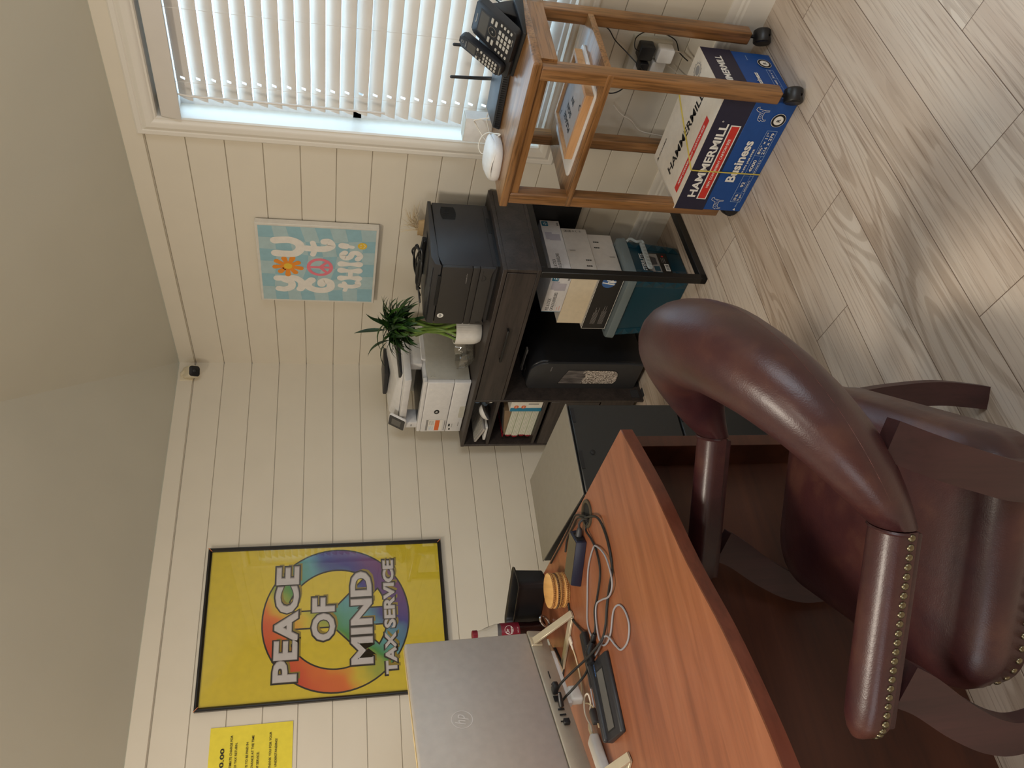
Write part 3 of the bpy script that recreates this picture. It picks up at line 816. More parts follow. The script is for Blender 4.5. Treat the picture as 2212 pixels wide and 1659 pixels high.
for ax, ay, bx_, bz_ in ((0.02, 0.075, -0.012, 0.115), (0.128, 0.075, -0.006, 0.12)):
    mb = MB(); mb.tube([(ax, ay, 0.012), (ax, ay + 0.012, 0.022), (ax + bx_ * 0.4, ay + 0.016, 0.05), (ax + bx_, ay + 0.018, 0.05 + bz_)], [0.006, 0.0065, 0.0062, 0.0052], 10)
    mb.sphere((ax + bx_, ay + 0.018, 0.05 + bz_), 0.0052, 8); mb.build('antenna', MAT['black_plastic'], mo)
# white box standing behind
wb = thing('white_box', 'tall white box standing behind the domed white router', 'box', (1.60, -0.09, T), 0.1)
mb = MB(); pr = [(-0.046, -0.028)] + [(-0.046 + 0.092 * k / 8, -0.028 - 0.006 * math.sin(PI * k / 8)) for k in range(1, 8)] + [(0.046, -0.028), (0.046, 0.026), (-0.046, 0.026)]
mb.prism(pr, 0, 0.098, None, 0.002, 1); mb.build('carton', MAT['white_plastic'], wb)
mb = MB(); mb.prism([(x * 0.98, y * 0.98) for x, y in pr], 0.098, 0.0995); mb.build('lid', MAT['mfp_shade'], wb)
# white cables
mb = MB()
mb.tube(catmull([(1.70, -0.17, T + .03), (1.675, -0.155, T + .075), (1.655, -0.15, T + .068), (1.635, -0.17, T + .05), (1.62, -0.22, T + .02)], 8), 0.0022, 8)
mb.tube(catmull([(1.66, -0.235, T + .004), (1.695, -0.262, T + .012), (1.712, -0.27, T + .006), (1.698, -0.25, T + .02), (1.66, -0.20, T + .035), (1.63, -0.19, T + .05), (1.60, -0.2, T + .055), (1.585, -0.215, T + .045), (1.59, -0.225, T + .03)], 8), 0.0022, 8)
mb.tube(catmull([(1.69, -0.115, T + .02), (1.665, -0.12, T + .028), (1.64, -0.15, T + .02), (1.625, -0.215, T + .008)], 8), 0.0022, 8)
tag(mb.build('white_cable', MAT['cord_white']), 'white cable looping between modem and domed white router', 'cable')
# desk phone base
ph = thing('desk_phone', 'black desk phone base with keypad and grey display', 'telephone', (2.05, -0.205, T - 0.001), math.radians(-14))
Mp = Matrix.Translation((0.0, -0.065, 0.012)) @ Matrix.Rotation(math.radians(42), 4, 'X')
PWd, PH = 0.062, 0.165
mb = MB(); mb.prism(rrect(-PWd, PWd, 0.0, PH, 0.012), 0.0, 0.026, Mp, 0.004, 2)
mb.prism(rrect(-0.128, -PWd + .01, -0.002, 0.075, 0.012), -0.004, 0.016, Mp, 0.004, 2)
mb.prism(rrect(-0.112, -PWd + .01, 0.06, 0.14, 0.012), -0.012, 0.006, Mp, 0.004, 2)
mb.build('body', MAT['black_satin'], ph)
mb = MB()
mb.hexa([(-0.12, -0.075, 0), (0.062, -0.075, 0), (0.062, 0.075, 0), (-0.12, 0.075, 0), (-0.12, -0.07, 0.012), (0.062, -0.07, 0.012), (0.06, 0.06, 0.03), (-0.118, 0.06, 0.03)], 0.004)
mb.hexa([(-0.03, 0.0, 0.02), (0.05, 0.0, 0.02), (0.05, 0.07, 0.02), (-0.03, 0.07, 0.02), (-0.03, 0.02, 0.105), (0.05, 0.02, 0.105), (0.05, 0.04, 0.105), (-0.03, 0.04, 0.105)], 0.003)
mb.build('stand', MAT['black_plastic'], ph)
def onp(x, y, z=0.026): return Mp @ Vector((x, y, z))
d = Decal(onp(0, 0), onp(1, 0) - onp(0, 0), onp(0, 1) - onp(0, 0))
d.rect('charcoal_plastic', -0.044, 0.104, 0.044, 0.145, 0); d.rect('screen_grey', -0.038, 0.108, 0.038, 0.141, 1)
d.text('key_grey', 'Panasonic', 0.0, 0.151, 0.034, 0.005, 0.02, align='c'); d.text('key_grey', 'KX-TGF', 0.02, 0.006, 0.026, 0.004, 0.02, align='c')
d.ring('chrome', 0, 0.086, 0.0145, 0.0165, 1, 24); d.disc('black_plastic', 0, 0.086, 0.0145, L=1); d.text('key_grey', '+', 0, 0.082, None, 0.007, 0.02, align='c', L=2)
d.build(ph, {'charcoal_plastic': 'display_surround', 'screen_grey': 'display', 'chrome': 'navigation_ring', 'black_plastic': 'navigation_pad'})
mb = MB()
def key(x, y, w_, h_): mb.prism(rrect(x - w_ / 2, x + w_ / 2, y - h_ / 2, y + h_ / 2, 0.0014, 2), 0.0262, 0.028, Mp)
for x in (-0.036, 0.036):
    for y in (0.094, 0.078): key(x, y, 0.019, 0.0085)
for i in range(4):
    for j in range(3): key(-0.0205 + 0.0205 * j, 0.058 - 0.0135 * i, 0.0145, 0.0088)
    for x in (-0.048, 0.048): key(x, 0.058 - 0.0135 * i, 0.0095, 0.007)
mb.build('keypad', MAT['key_grey'], ph)
# cordless handset leaning in its cradle
hs = thing('cordless_handset', 'slim black cordless handset resting in the desk phone cradle', 'telephone', (2.05, -0.205, T - 0.001), math.radians(-14))
Mh = Mp @ Matrix.Translation((-0.095, 0.012, 0.016)) @ Matrix.Rotation(math.radians(4), 4, 'X')
mb = MB(); pr = rrect(-0.0235, 0.0235, 0.0, 0.172, 0.014, 5); mb.prism(pr, 0.001, 0.024, Mh, 0.006, 3); mb.build('body', MAT['black_satin'], hs)
def onh(x, y, z=0.024): return Mh @ Vector((x, y, z))
d = Decal(onh(0, 0), onh(1, 0) - onh(0, 0), onh(0, 1) - onh(0, 0))
d.rect('screen_grey', -0.0165, 0.106, 0.0165, 0.138, 0); d.rect('chrome', -0.017, 0.004, 0.017, 0.0075, 0); d.text('key_grey', 'Panasonic', 0, 0.143, 0.022, 0.004, 0.02, align='c'); d.ring('key_grey', 0, 0.159, 0.004, 0.005, 0, 16)
d.ring('chrome', 0, 0.09, 0.0085, 0.0097, 1, 20); d.build(hs, {'screen_grey': 'display', 'chrome': 'trim', 'key_grey': 'lettering'})
mb = MB()
def key2(x, y, w_, h_): mb.prism(rrect(x - w_ / 2, x + w_ / 2, y - h_ / 2, y + h_ / 2, 0.0012, 2), 0.0242, 0.0258, Mh)
for i in range(5):
    for j in range(3): key2(-0.0135 + 0.0135 * j, 0.07 - 0.0118 * i, 0.0092, 0.0072)
for x, y in ((-0.016, 0.098), (0.016, 0.098), (-0.016, 0.083), (0.016, 0.083)): key2(x, y, 0.009, 0.007)
mb.build('keypad', MAT['key_grey'], hs)
# coiled cord from the phone down behind the cart
def coil(path, r, turns, wire):
    P = catmull(path, 12); n = turns * 10; L = len(P) - 1; out = []
    for i in range(n + 1):
        f = i / n * L; k = min(int(f), L - 1); p = P[k].lerp(P[k + 1], f - k); t = (P[k + 1] - P[k]).normalized()
        a = t.orthogonal().normalized(); b = t.cross(a); th = 2 * PI * turns * i / n
        out.append(p + (a * math.cos(th) + b * math.sin(th)) * r)
    m2 = MB(); m2.tube(out, wire, 6); return m2
cc = coil([(2.045, -0.11, T + 0.06), (2.09, -0.09, T + 0.055), (2.125, -0.07, T + 0.02)], 0.009, 9, 0.0019)
tag(cc.build('coiled_cord', MAT['cord_black']), 'short black coiled cord hanging off the right of the desk phone', 'cord', )
cc = coil([(2.075, -0.045, 0.85), (2.045, -0.035, 0.77), (2.02, -0.03, 0.70)], 0.008, 15, 0.0017)
tag(cc.build('coiled_cord', MAT['cord_black']), 'long black coiled cord dropping behind the cart to the shelf', 'cord')

# ------------------------------------------------------------------ on the cart shelf: framed letter board over a tablet
lb = thing('letter_board', 'grey felt letter board in a maple frame lying on the cart shelf', 'letter board', (1.722, -0.385, 0.672), math.radians(-3.4))
BW, BD = 0.257, 0.23
mb = MB()
for a, b, c_, e_ in ((0, BW, 0, 0.014), (0, BW, BD - 0.014, BD), (0, 0.014, 0.014, BD - 0.014), (BW - 0.014, BW, 0.014, BD - 0.014)): mb.box(a, b, c_, e_, 0.0, 0.026, 0.001, 1)
mb.build('frame', MAT['maple'], lb)
mb = MB(); mb.box(0.012, BW - 0.012, 0.012, BD - 0.012, 0.004, 0.016); mb.build('felt', MAT['board_grey'], lb)
d = Decal((0, 0, 0.016), (0, 1, 0), (-1, 0, 0))
d.text('ink_black', 'PLEASE', 0.066, -0.072, 0.092, 0.022, 0.03); d.text('ink_black', 'SIGN', 0.092, -0.110, 0.060, 0.022, 0.03); d.text('ink_black', 'IN', 0.102, -0.152, 0.030, 0.022, 0.03); d.text('ink_black', 'O', 0.028, -0.188, None, 0.022, 0.03); d.text('ink_black', 'J', 0.188, -0.046, None, 0.020, 0.03)
d.build(lb)
tb = thing('tablet', 'thin white tablet lying under the letter board', 'tablet', (1.648, -0.388, 0.6645), math.radians(-3))
mb = MB(); mb.prism(rrect(0, 0.345, 0, 0.25, 0.014), 0, 0.0068, None, 0.002, 2); mb.build('body', MAT['white_plastic'], tb)

# ------------------------------------------------------------------ carton of paper under the cart
bxW, bxD, bxH = 0.447, 0.286, 0.262
bo = thing('paper_carton', 'blue and white copy paper carton on the floor under the oak cart', 'carton', (1.588, -0.436, 0.0), math.radians(2.2))
mb = MB(); mb.box(0, bxW, 0, bxD, 0.0, bxH - 0.115, 0.002, 1); mb.build('lower_sleeve', MAT['carton_blue'], bo)
mb = MB(); mb.box(-0.002, bxW + 0.002, -0.002, bxD + 0.002, bxH - 0.115, bxH - 0.001, 0.002, 1); mb.build('lid_side', MAT['carton_navy'], bo)
mb = MB(); mb.box(-0.002, bxW + 0.002, -0.002, bxD + 0.002, bxH - 0.002, bxH); mb.build('lid_top', MAT['carton_white'], bo)
d = Decal((0, -0.002, 0), (1, 0, 0), (0, 0, 1))     # front
d.text('ink_white', 'HAMMERMILL', 0.055, bxH - 0.060, 0.30, 0.030, 0.03); d.ring('ink_white', 0.363, bxH - 0.034, 0.0018, 0.003, 1, 12)
d.rect('ink_white', 0.048, bxH - 0.104, 0.352, bxH - 0.068, 1); d.rect('ink_red', 0.052, bxH - 0.100, 0.348, bxH - 0.072, 2); d.text('ink_white', 'NEW CONVENIENT CARTON SIZE', 0.2, bxH - 0.0905, 0.20, 0.009, 0.02, align='c', L=3)
d.text('ink_white', 'Business', 0.13, 0.085, 0.17, 0.034, 0.03); d.text('ink_white', '99.99% JAM-FREE', 0.165, 0.066, 0.105, 0.009, 0.02)
def dog(dd, x, y, s, m='ink_white', f=1):
    o = [(0, .35), (.1, .55), (.35, .6), (.62, .6), (.72, .85), (.80, .95), (.95, .92), (1.0, .80), (.86, .76), (.82, .5), (.78, .3), (.80, .02), (.72, .02), (.68, .32), (.4, .34), (.24, .3), (.12, .14), (.16, .02), (.08, .02), (.04, .18), (.1, .36), (0, .35)]
    dd.stroke(m, [(x + f * a * s, y + b * s) for a, b in o], 0.0014, 1, cap=False)
    for k in range(5): dd.stroke(m, [(x + f * (.2 + k * .12) * s, y + .38 * s), (x + f * (.26 + k * .12) * s, y + .56 * s)], 0.001, 1, cap=False)
dog(d, 0.008, 0.085, 0.052); dog(d, 0.375, 0.085, 0.052)
d.text('ink_lightblue', 'Sylvamo', 0.022, 0.026, 0.03, 0.006, 0.01); d.poly('ink_white', [(0.006, 0.024), (0.018, 0.028), (0.01, 0.034)], 1)
d.frame('ink_lightblue', 0.045, 0.022, 0.345, 0.060, 0.0012, 1)
for x in (0.085, 0.16, 0.245): d.rect('ink_lightblue', x, 0.022, x + 0.001, 0.060, 1)
d.rect('ink_lightblue', 0.085, 0.0335, 0.245, 0.0343, 1)
for t, x, y, w_, h_ in (('20 lb', 0.05, 0.042, 0.03, 0.010), ('75 gsm', 0.05, 0.027, 0.03, 0.010), ('92', 0.112, 0.040, 0.022, 0.012), ('BRIGHT', 0.093, 0.0255, 0.05, 0.004), ('4000', 0.178, 0.040, 0.05, 0.012), ('SHEETS', 0.17, 0.0255, 0.06, 0.004), ('8½" x 11"', 0.252, 0.043, 0.085, 0.011), ('216 x 279', 0.252, 0.0275, 0.085, 0.011)): d.text('ink_white', t, x, y, w_, h_, 0.015)
d.disc('ink_white', 0.385, 0.04, 0.025, L=1); d.disc('ink_black', 0.385, 0.04, 0.0235, L=2); d.disc('ink_white', 0.385, 0.04, 0.0165, L=3); d.text('ink_black', 'R', 0.385, 0.033, None, 0.013, 0.03, align='c', L=4)
d.build(bo, {'ink_white': 'white_printing', 'ink_red': 'red_banner', 'ink_lightblue': 'size_table', 'ink_black': 'seal'})
d = Decal((bxW + 0.002, 0, 0), (0, 1, 0), (0, 0, 1))      # right end
d.text('ink_white', 'HAMMERMILL', 0.035, bxH - 0.065, 0.205, 0.026, 0.03)
d.text('ink_white', 'Business', 0.075, 0.09, 0.085, 0.018, 0.03)
d.frame('ink_lightblue', 0.022, 0.024, 0.185, 0.05, 0.001, 1)
for x in (0.05, 0.09, 0.135): d.rect('ink_lightblue', x, 0.024, x + 0.001, 0.05, 1)
for t, x, w_ in (('20 lb', 0.026, 0.02), ('92', 0.064, 0.012), ('4000', 0.1, 0.026), ('8½ x 11', 0.139, 0.042)): d.text('ink_white', t, x, 0.034, w_, 0.007, 0.01)
d.disc('ink_white', 0.222, 0.042, 0.025, L=1); d.disc('ink_black', 0.222, 0.042, 0.0235, L=2); d.disc('ink_white', 0.222, 0.042, 0.0165, L=3); d.text('ink_black', 'R', 0.222, 0.035, None, 0.013, 0.03, align='c', L=4)
d.text('ink_lightblue', 'Sylvamo', 0.232, 0.098, 0.028, 0.006, 0.01)
d.build(bo, {'ink_white': 'white_printing', 'ink_lightblue': 'size_table', 'ink_black': 'seal'})
d = Decal((0, 0, bxH), (1, 0, 0), (0, 1, 0))               # lid top
d.text('ink_black', 'HAMMERMILL', 0.05, 0.118, 0.325, 0.034, 0.02); d.ring('ink_black', 0.388, 0.146, 0.003, 0.004, 1, 12)
d.rect('ink_red', 0.048, 0.022, 0.345, 0.05, 1); d.text('ink_white', 'NEW CONVENIENT CARTON SIZE', 0.197, 0.031, 0.24, 0.010, 0.02, align='c', L=2)
d.text('ink_black', 'SYLVAMO', 0.035, 0.245, 0.075, 0.008, 0.02); d.poly('ink_black', [(0.012, 0.244), (0.03, 0.247), (0.018, 0.256)], 1)
d.ring('ink_grey', 0.395, 0.23, 0.022, 0.025, 1, 36); d.disc('ink_grey', 0.395, 0.23, 0.016, L=1)
for k in range(14): d.stroke('ink_grey', [(0.395 + 0.026 * math.cos(k * .45), 0.23 + 0.026 * math.sin(k * .45)), (0.395 + 0.031 * math.cos(k * .45 + .1), 0.23 + 0.031 * math.sin(k * .45 + .1))], 0.002, 1, cap=False)
d.build(bo, {'ink_black': 'black_printing', 'ink_red': 'red_banner', 'ink_white': 'banner_lettering', 'ink_grey': 'stamp'})
mb = MB(); xs_ = 0.168
pth = [(xs_ + 0.003, -0.0045, 0.003), (xs_ + 0.001, -0.0045, bxH * 0.5), (xs_, -0.0045, bxH - 0.004), (xs_ + 0.002, -0.003, bxH + 0.002), (xs_ + 0.012, 0.02, bxH + 0.0022), (xs_ + 0.07, 0.2, bxH + 0.0022), (xs_ + 0.1, bxD - 0.002, bxH + 0.0022), (xs_ + 0.101, bxD + 0.004, bxH - 0.004), (xs_ + 0.1, bxD + 0.0045, 0.003)]
mb.tube([p for p in pth], 0.0024, 6); st = mb.build('twine', MAT['twine'], None)
st.matrix_world = bo.matrix_world.copy(); st.location = bo.location; st.rotation_euler = bo.rotation_euler
tag(st, 'yellow twine tied around the copy paper carton', 'string')

# ------------------------------------------------------------------ outlet with adapters on the wall behind
ou = thing('wall_outlet', 'white double wall outlet box behind the oak cart', 'outlet', (1.90, 0.0, 0.375))
mb = MB(); mb.box(-0.062, 0.072, -0.038, 0.0, -0.07, 0.072, 0.006, 2); mb.build('plate', MAT['mfp_shade'], ou)
mb = MB(); 
for sx_ in (-0.03, 0.035):
    for sz_ in (-0.03, 0.03): mb.box(sx_ - 0.014, sx_ + 0.014, -0.0395, -0.037, sz_ - 0.014, sz_ + 0.014, 0.002, 1)
mb.build('socket', MAT['white_plastic'], ou)
def adapter(nm, lab, x, z, w_, h_, dep, mat, cat='adapter', grp=None, r=0.006):
    t = thing(nm, lab, cat, (x, -0.0395, z), 0, grp)
    m2 = MB(); m2.prism(rrect(-w_ / 2, w_ / 2, -h_ / 2, h_ / 2, r, 3), 0.0, dep, Matrix(((1, 0, 0, 0), (0, 0, -1, 0), (0, 1, 0, 0), (0, 0, 0, 1))), 0.003, 2); m2.build('housing', MAT[mat], t)
    return t
adapter('power_adapter', 'larger black plug adapter in the wall outlet upper socket', 1.945, 0.408, 0.052, 0.052, 0.040, 'black_plastic')
adapter('power_adapter', 'small angular black plug adapter left of the larger one', 1.893, 0.402, 0.036, 0.032, 0.045, 'black_plastic')
adapter('power_adapter', 'square white power adapter protruding below the black plug', 1.943, 0.338, 0.05, 0.056, 0.042, 'white_plastic')
adapter('power_adapter', 'flat white power adapter at lower left of the outlet', 1.885, 0.342, 0.046, 0.052, 0.022, 'mfp_white')
mb = MB()
mb.tube(catmull([(1.945, -0.07, 0.435), (1.957, -0.065, 0.453), (1.985, -0.05, 0.452), (2.0, -0.03, 0.41), (1.995, -0.02, 0.365), (1.975, -0.022, 0.30), (1.93, -0.02, 0.265), (1.90, -0.018, 0.22)], 8), 0.002, 7)
tag(mb.build('black_cable', MAT['cord_black']), 'thin black cord arching around the wall outlet', 'cord')
mb = MB()
mb.tube(catmull([(2.0, -0.02, 0.60), (1.985, -0.018, 0.55), (1.945, -0.016, 0.51), (1.925, -0.05, 0.468), (1.90, -0.085, 0.42), (1.87, -0.08, 0.385), (1.845, -0.02, 0.34), (1.82, -0.018, 0.25)], 8), 0.002, 7)
tag(mb.build('black_cable', MAT['cord_black']), 'thin black cord running diagonally down across the adapters', 'cord')
mb = MB()
mb.tube(catmull([(1.80, -0.03, 0.62), (1.79, -0.03, 0.56), (1.755, -0.03, 0.49), (1.75, -0.03, 0.46), (1.77, -0.03, 0.43), (1.82, -0.035, 0.41), (1.878, -0.06, 0.39)], 8), 0.0024, 7)
tag(mb.build('black_cable', MAT['cord_black']), 'thick black cord hanging in a loop left of the outlet', 'cord')
mb = MB()
mb.tube(catmull([(1.955, -0.06, 0.312), (1.95, -0.05, 0.285), (1.93, -0.03, 0.25), (1.9, -0.02, 0.2), (1.85, -0.02, 0.12)], 8), 0.0022, 7)
mb.tube(catmull([(1.893, -0.05, 0.318), (1.88, -0.03, 0.29), (1.85, -0.02, 0.24), (1.80, -0.02, 0.16)], 8), 0.002, 7)
mb.tube(catmull([(1.70, -0.03, 0.44), (1.665, -0.03, 0.40), (1.64, -0.028, 0.35), (1.60, -0.03, 0.30), (1.585, -0.03, 0.20)], 8), 0.0026, 7)
tag(mb.build('white_cable', MAT['cord_white']), 'white charger cables trailing down behind the paper carton', 'cable')
# ------------------------------------------------------------------ black wood credenza desk against the window wall
CRX, CRY, CRA = 0.105, -0.563, math.radians(4.06)
_c, _s = math.cos(CRA), math.sin(CRA)
def crw(x, y, z=0.0): return (CRX + x * _c - y * _s, CRY + x * _s + y * _c, z)
cr = thing('credenza', 'black wood grain credenza with one wide drawer and left cubby in the corner', 'desk', (CRX, CRY, 0), CRA)
CL, CD, CT = 1.173, 0.47, 0.832
bw_ = MAT['black_wood']
mb = MB(); mb.box(0, CL, 0, CD, 0.816, CT, 0.0015, 1); mb.build('top', bw_, cr)
# cubby unit
mb = MB(); mb.box(0.0, 0.014, 0.002, CD - .004, 0.0, 0.816, 0.001, 1); mb.build('side_panel', bw_, cr)
mb = MB(); mb.box(0.356, 0.370, 0.002, CD - .004, 0.0, 0.816, 0.001, 1); mb.build('side_panel', bw_, cr)
mb = MB(); mb.box(0.014, 0.356, CD - 0.014, CD - 0.006, 0.05, 0.816); mb.build('back_panel', bw_, cr)
for z in (0.696, 0.468):
    mb = MB(); mb.box(0.014, 0.356, 0.004, CD - 0.016, z, z + 0.015, 0.001, 1); mb.build('shelf', bw_, cr)
mb = MB(); mb.box(0.016, 0.354, 0.003, 0.018, 0.215, 0.452, 0.001, 1); dr = mb.build('drawer', bw_, cr)
mb = MB(); mb.box(0.12, 0.25, -0.012, -0.004, 0.37, 0.38, 0.002, 1); mb.box(0.12, 0.128, -0.01, 0.006, 0.371, 0.379); mb.box(0.242, 0.25, -0.01, 0.006, 0.371, 0.379); mb.build('handle', MAT['blk_metal'], dr)
mb = MB(); mb.box(0.014, 0.356, 0.02, 0.034, 0.03, 0.20, 0.001, 1); mb.build('plinth', bw_, cr)
# wide drawer box
mb = MB(); mb.box(0.370, CL, 0.004, CD - .004, 0.683, 0.697, 0.001, 1); mb.build('bottom_rail', bw_, cr)
mb = MB(); mb.box(CL - 0.016, CL - 0.001, 0.004, CD - .004, 0.697, 0.816, 0.001, 1); mb.build('side_panel', bw_, cr)
mb = MB(); mb.box(0.373, CL - 0.018, 0.001, 0.016, 0.699, 0.813, 0.001, 1); dr = mb.build('drawer', bw_, cr)
mb = MB(); mb.box(0.66, 0.855, -0.020, -0.011, 0.750, 0.760, 0.002, 1); mb.box(0.66, 0.668, -0.014, 0.003, 0.751, 0.759); mb.box(0.847, 0.855, -0.014, 0.003, 0.751, 0.759); mb.build('handle', MAT['blk_metal'], dr)
mb = MB(); mb.box(0.373, CL - .018, CD - 0.012, CD - .004, 0.697, 0.816); mb.build('back_panel', bw_, cr)
# metal end frame
f0, f1 = CL - 0.034, CL - 0.004
mb = MB(); mb.box(f0, f1, 0.0, 0.028, 0.0, 0.683, 0.002, 1); mb.build('leg', MAT['blk_metal'], cr)
mb = MB(); mb.box(f0, f1, CD - 0.03, CD - 0.002, 0.0, 0.683, 0.002, 1)
mb.build('leg', MAT['blk_metal'], cr)
mb = MB(); mb.box(f0, f1, 0.0, CD - .002, 0.0, 0.028, 0.002, 1); mb.build('floor_bar', MAT['blk_metal'], cr)
mb = MB(); mb.box(f0, f1, 0.028, CD - .03, 0.655, 0.683, 0.002, 1); mb.build('top_bar', MAT['blk_metal'], cr)
mb = MB(); mb.box(0.37, f0, CD - 0.016, CD - 0.010, 0.42, 0.683); mb.build('modesty_panel', MAT['blk_metal'], cr)
mb = MB()
for zz in (0.60, 0.57): mb.lathe([(0.005, 0), (0.005, 0.002), (0.003, 0.003), (0.0, 0.003)], n=10, M=Matrix.Translation((CL - 0.004, CD - 0.016, zz)) @ Matrix.Rotation(PI / 2, 4, 'Y'))
mb.build('bolt', MAT['chrome'], cr)

# ------------------------------------------------------------------ black laser printer
LX, LY = 0.838, 0.026
lp = thing('laser_printer', 'black laser printer at the right end of the credenza', 'printer', crw(LX, LY, CT), CRA)
LW, LD = 0.317, 0.37
pf = MAT['printer_face']; pb = MAT['printer_black']
# body: side profile with a sloped top front
def lofted(prof, x0, x1, mbx, bev=0.0):
    mbx.prism(prof, x0, x1, Matrix(((0, 0, 1, 0), (1, 0, 0, 0), (0, 1, 0, 0), (0, 0, 0, 1))), bev, 2)
mb = MB(); lofted([(0.012, 0.012), (LD, 0.012), (LD, 0.235), (0.06, 0.235), (0.012, 0.222)], 0.004, LW - 0.004, mb, 0.004); mb.build('body', pb, lp)
mb = MB(); lofted([(0.022, 0.0), (LD - 0.02, 0.0), (LD - 0.02, 0.014), (0.022, 0.014)], 0.012, LW - 0.012, mb); mb.build('base', MAT['black_plastic'], lp)
mb = MB(); lofted([(0.004, 0.226), (0.05, 0.238), (LD + 0.003, 0.238), (LD + 0.003, 0.252), (0.05, 0.262), (0.01, 0.250)], 0.0, LW, mb, 0.004)
lid = mb.build('top_cover', pb, lp)
mb = MB(); mb.box(0.05, LW - 0.05, 0.09, 0.25, 0.2585, 0.2600, 0.001, 1); mb.box(0.07, LW - 0.07, 0.21, 0.24, 0.259, 0.275, 0.003, 1); mb.build('output_tray', MAT['black_plastic'], lid)
mb = MB(); mb.box(0.03, LW - 0.03, 0.018, 0.05, 0.252, 0.256, 0.002, 1); mb.build('control_panel', MAT['charcoal_plastic'], lid)
mb = MB(); mb.box(LW - 0.135, LW - 0.085, 0.026, 0.042, 0.256, 0.2566); mb.build('display', MAT['dark_screen'], lid)
mb = MB(); mb.prism(rrect(0.006, LW - 0.006, 0.106, 0.222, 0.006, 3), -0.012, 0.004, Matrix(((1, 0, 0, 0), (0, 0, 1, 0.012), (0, 1, 0, 0), (0, 0, 0, 1))), 0.003, 2); mb.build('front_door', pf, lp)
mb = MB(); mb.prism(rrect(0.006, LW - 0.006, 0.079, 0.1045, 0.003, 3), -0.012, 0.004, Matrix(((1, 0, 0, 0), (0, 0, 1, 0.013), (0, 1, 0, 0), (0, 0, 0, 1))), 0.002, 2); mb.build('manual_feed_cover', pf, lp)
mb = MB(); pr = [(0.006, 0.022), (0.016, 0.022), (0.03, 0.034), (0.05, 0.03), (0.24, 0.03), (0.262, 0.036), (LW - 0.03, 0.034), (LW - 0.006, 0.02), (LW - 0.006, 0.0775), (0.006, 0.0775)]
mb.prism(pr, -0.012, 0.004, Matrix(((1, 0, 0, 0), (0, 0, 1, 0.012), (0, 1, 0, 0), (0, 0, 0, 1))), 0.002, 2); tr = mb.build('paper_tray', pf, lp)
mb = MB(); mb.ring = None
d = Decal((0, -0.0005, 0), (1, 0, 0), (0, 0, 1))
d.ring('printer_line', LW - 0.055, 0.066, 0.013, 0.0142, 1, 20, 180, 360); d.rect('printer_line', LW - 0.07, 0.066, LW - 0.016, 0.067, 1)
d.rect('printer_line', 0.020, 0.038, 0.0225, 0.058, 1)
d.build(tr, {'printer_line': 'grip_groove'})
d = Decal((0, -0.0006, 0), (1, 0, 0), (0, 0, 1))
d.disc('ink_white', 0.055, 0.202, 0.0125, L=1); d.text('ink_black', 'hp', 0.0555, 0.1955, 0.015, 0.014, 0.02, 0.3, align='c', L=2)
d.text('ink_grey', 'Laserjet Pro', LW - 0.083, 0.1225, 0.05, 0.0055, 0.02, 0.2)
d.build(lp, {'ink_white': 'logo', 'ink_black': 'logo_lettering'})
mb = MB(); mb.box(0.11, LW - 0.05, -0.003, 0.004, 0.222, 0.234, 0.001, 1); mb.build('door_grip', MAT['printer_line'], lp)
mb = MB()
for k in range(13):
    h = 0.006 * 0 + 0.031 * math.sqrt(max(0.05, 1 - ((k - 6) / 7) ** 2 * 0.5))
    mb.box(LW - 0.0042, LW - 0.0028, 0.272 + k * 0.0058, 0.2755 + k * 0.0058, 0.175 - h, 0.175 + h)
mb.build('vent', MAT['printer_line'], lp)
mb = MB(); mb.box(LW - 0.005, LW - 0.003, 0.012, LD - 0.02, 0.030, 0.0315); mb.box(LW - 0.005, LW - 0.0035, 0.20, 0.29, 0.012, 0.026); mb.build('side_groove', MAT['printer_line'], lp)
# coiled power cable on the printer
cb = MB()
zb = CT + 0.272
def crp(x, y, z): return Vector(crw(LX + x, LY + y, z))
for k, (rx, rz_, ph_, yy) in enumerate(((0.095, 0.036, 0.0, 0.15), (0.088, 0.030, 0.25, 0.165), (0.10, 0.026, -0.2, 0.14), (0.082, 0.038, 0.4, 0.17), (0.07, 0.012, 0.1, 0.13))):
    pts = [crp(0.16 + rx * math.cos(a) + 0.012 * math.sin(3 * a + k), yy + 0.028 * math.sin(a + ph_), zb + 0.010 + rz_ * (0.5 + 0.5 * math.sin(a * 1.0 + ph_)) ** 1.5 * (0.55 + 0.45 * math.cos(a))) for a in [2 * PI * i / 40 for i in range(40)]]
    cb.tube(pts, 0.0036, 8, closed=True)
for k in range(3): cb.tube(catmull([crp(0.02 + .02 * k, 0.10 + .02 * k, zb), crp(0.10, 0.14, zb + 0.012 + .004 * k), crp(0.2, 0.15 + .01 * k, zb + 0.016), crp(0.27, 0.20, zb + 0.004)], 8), 0.0036, 8)
tag(cb.build('cable_bundle', MAT['cord_black']), 'coiled black cable bundle lying on top of the black printer', 'cable')

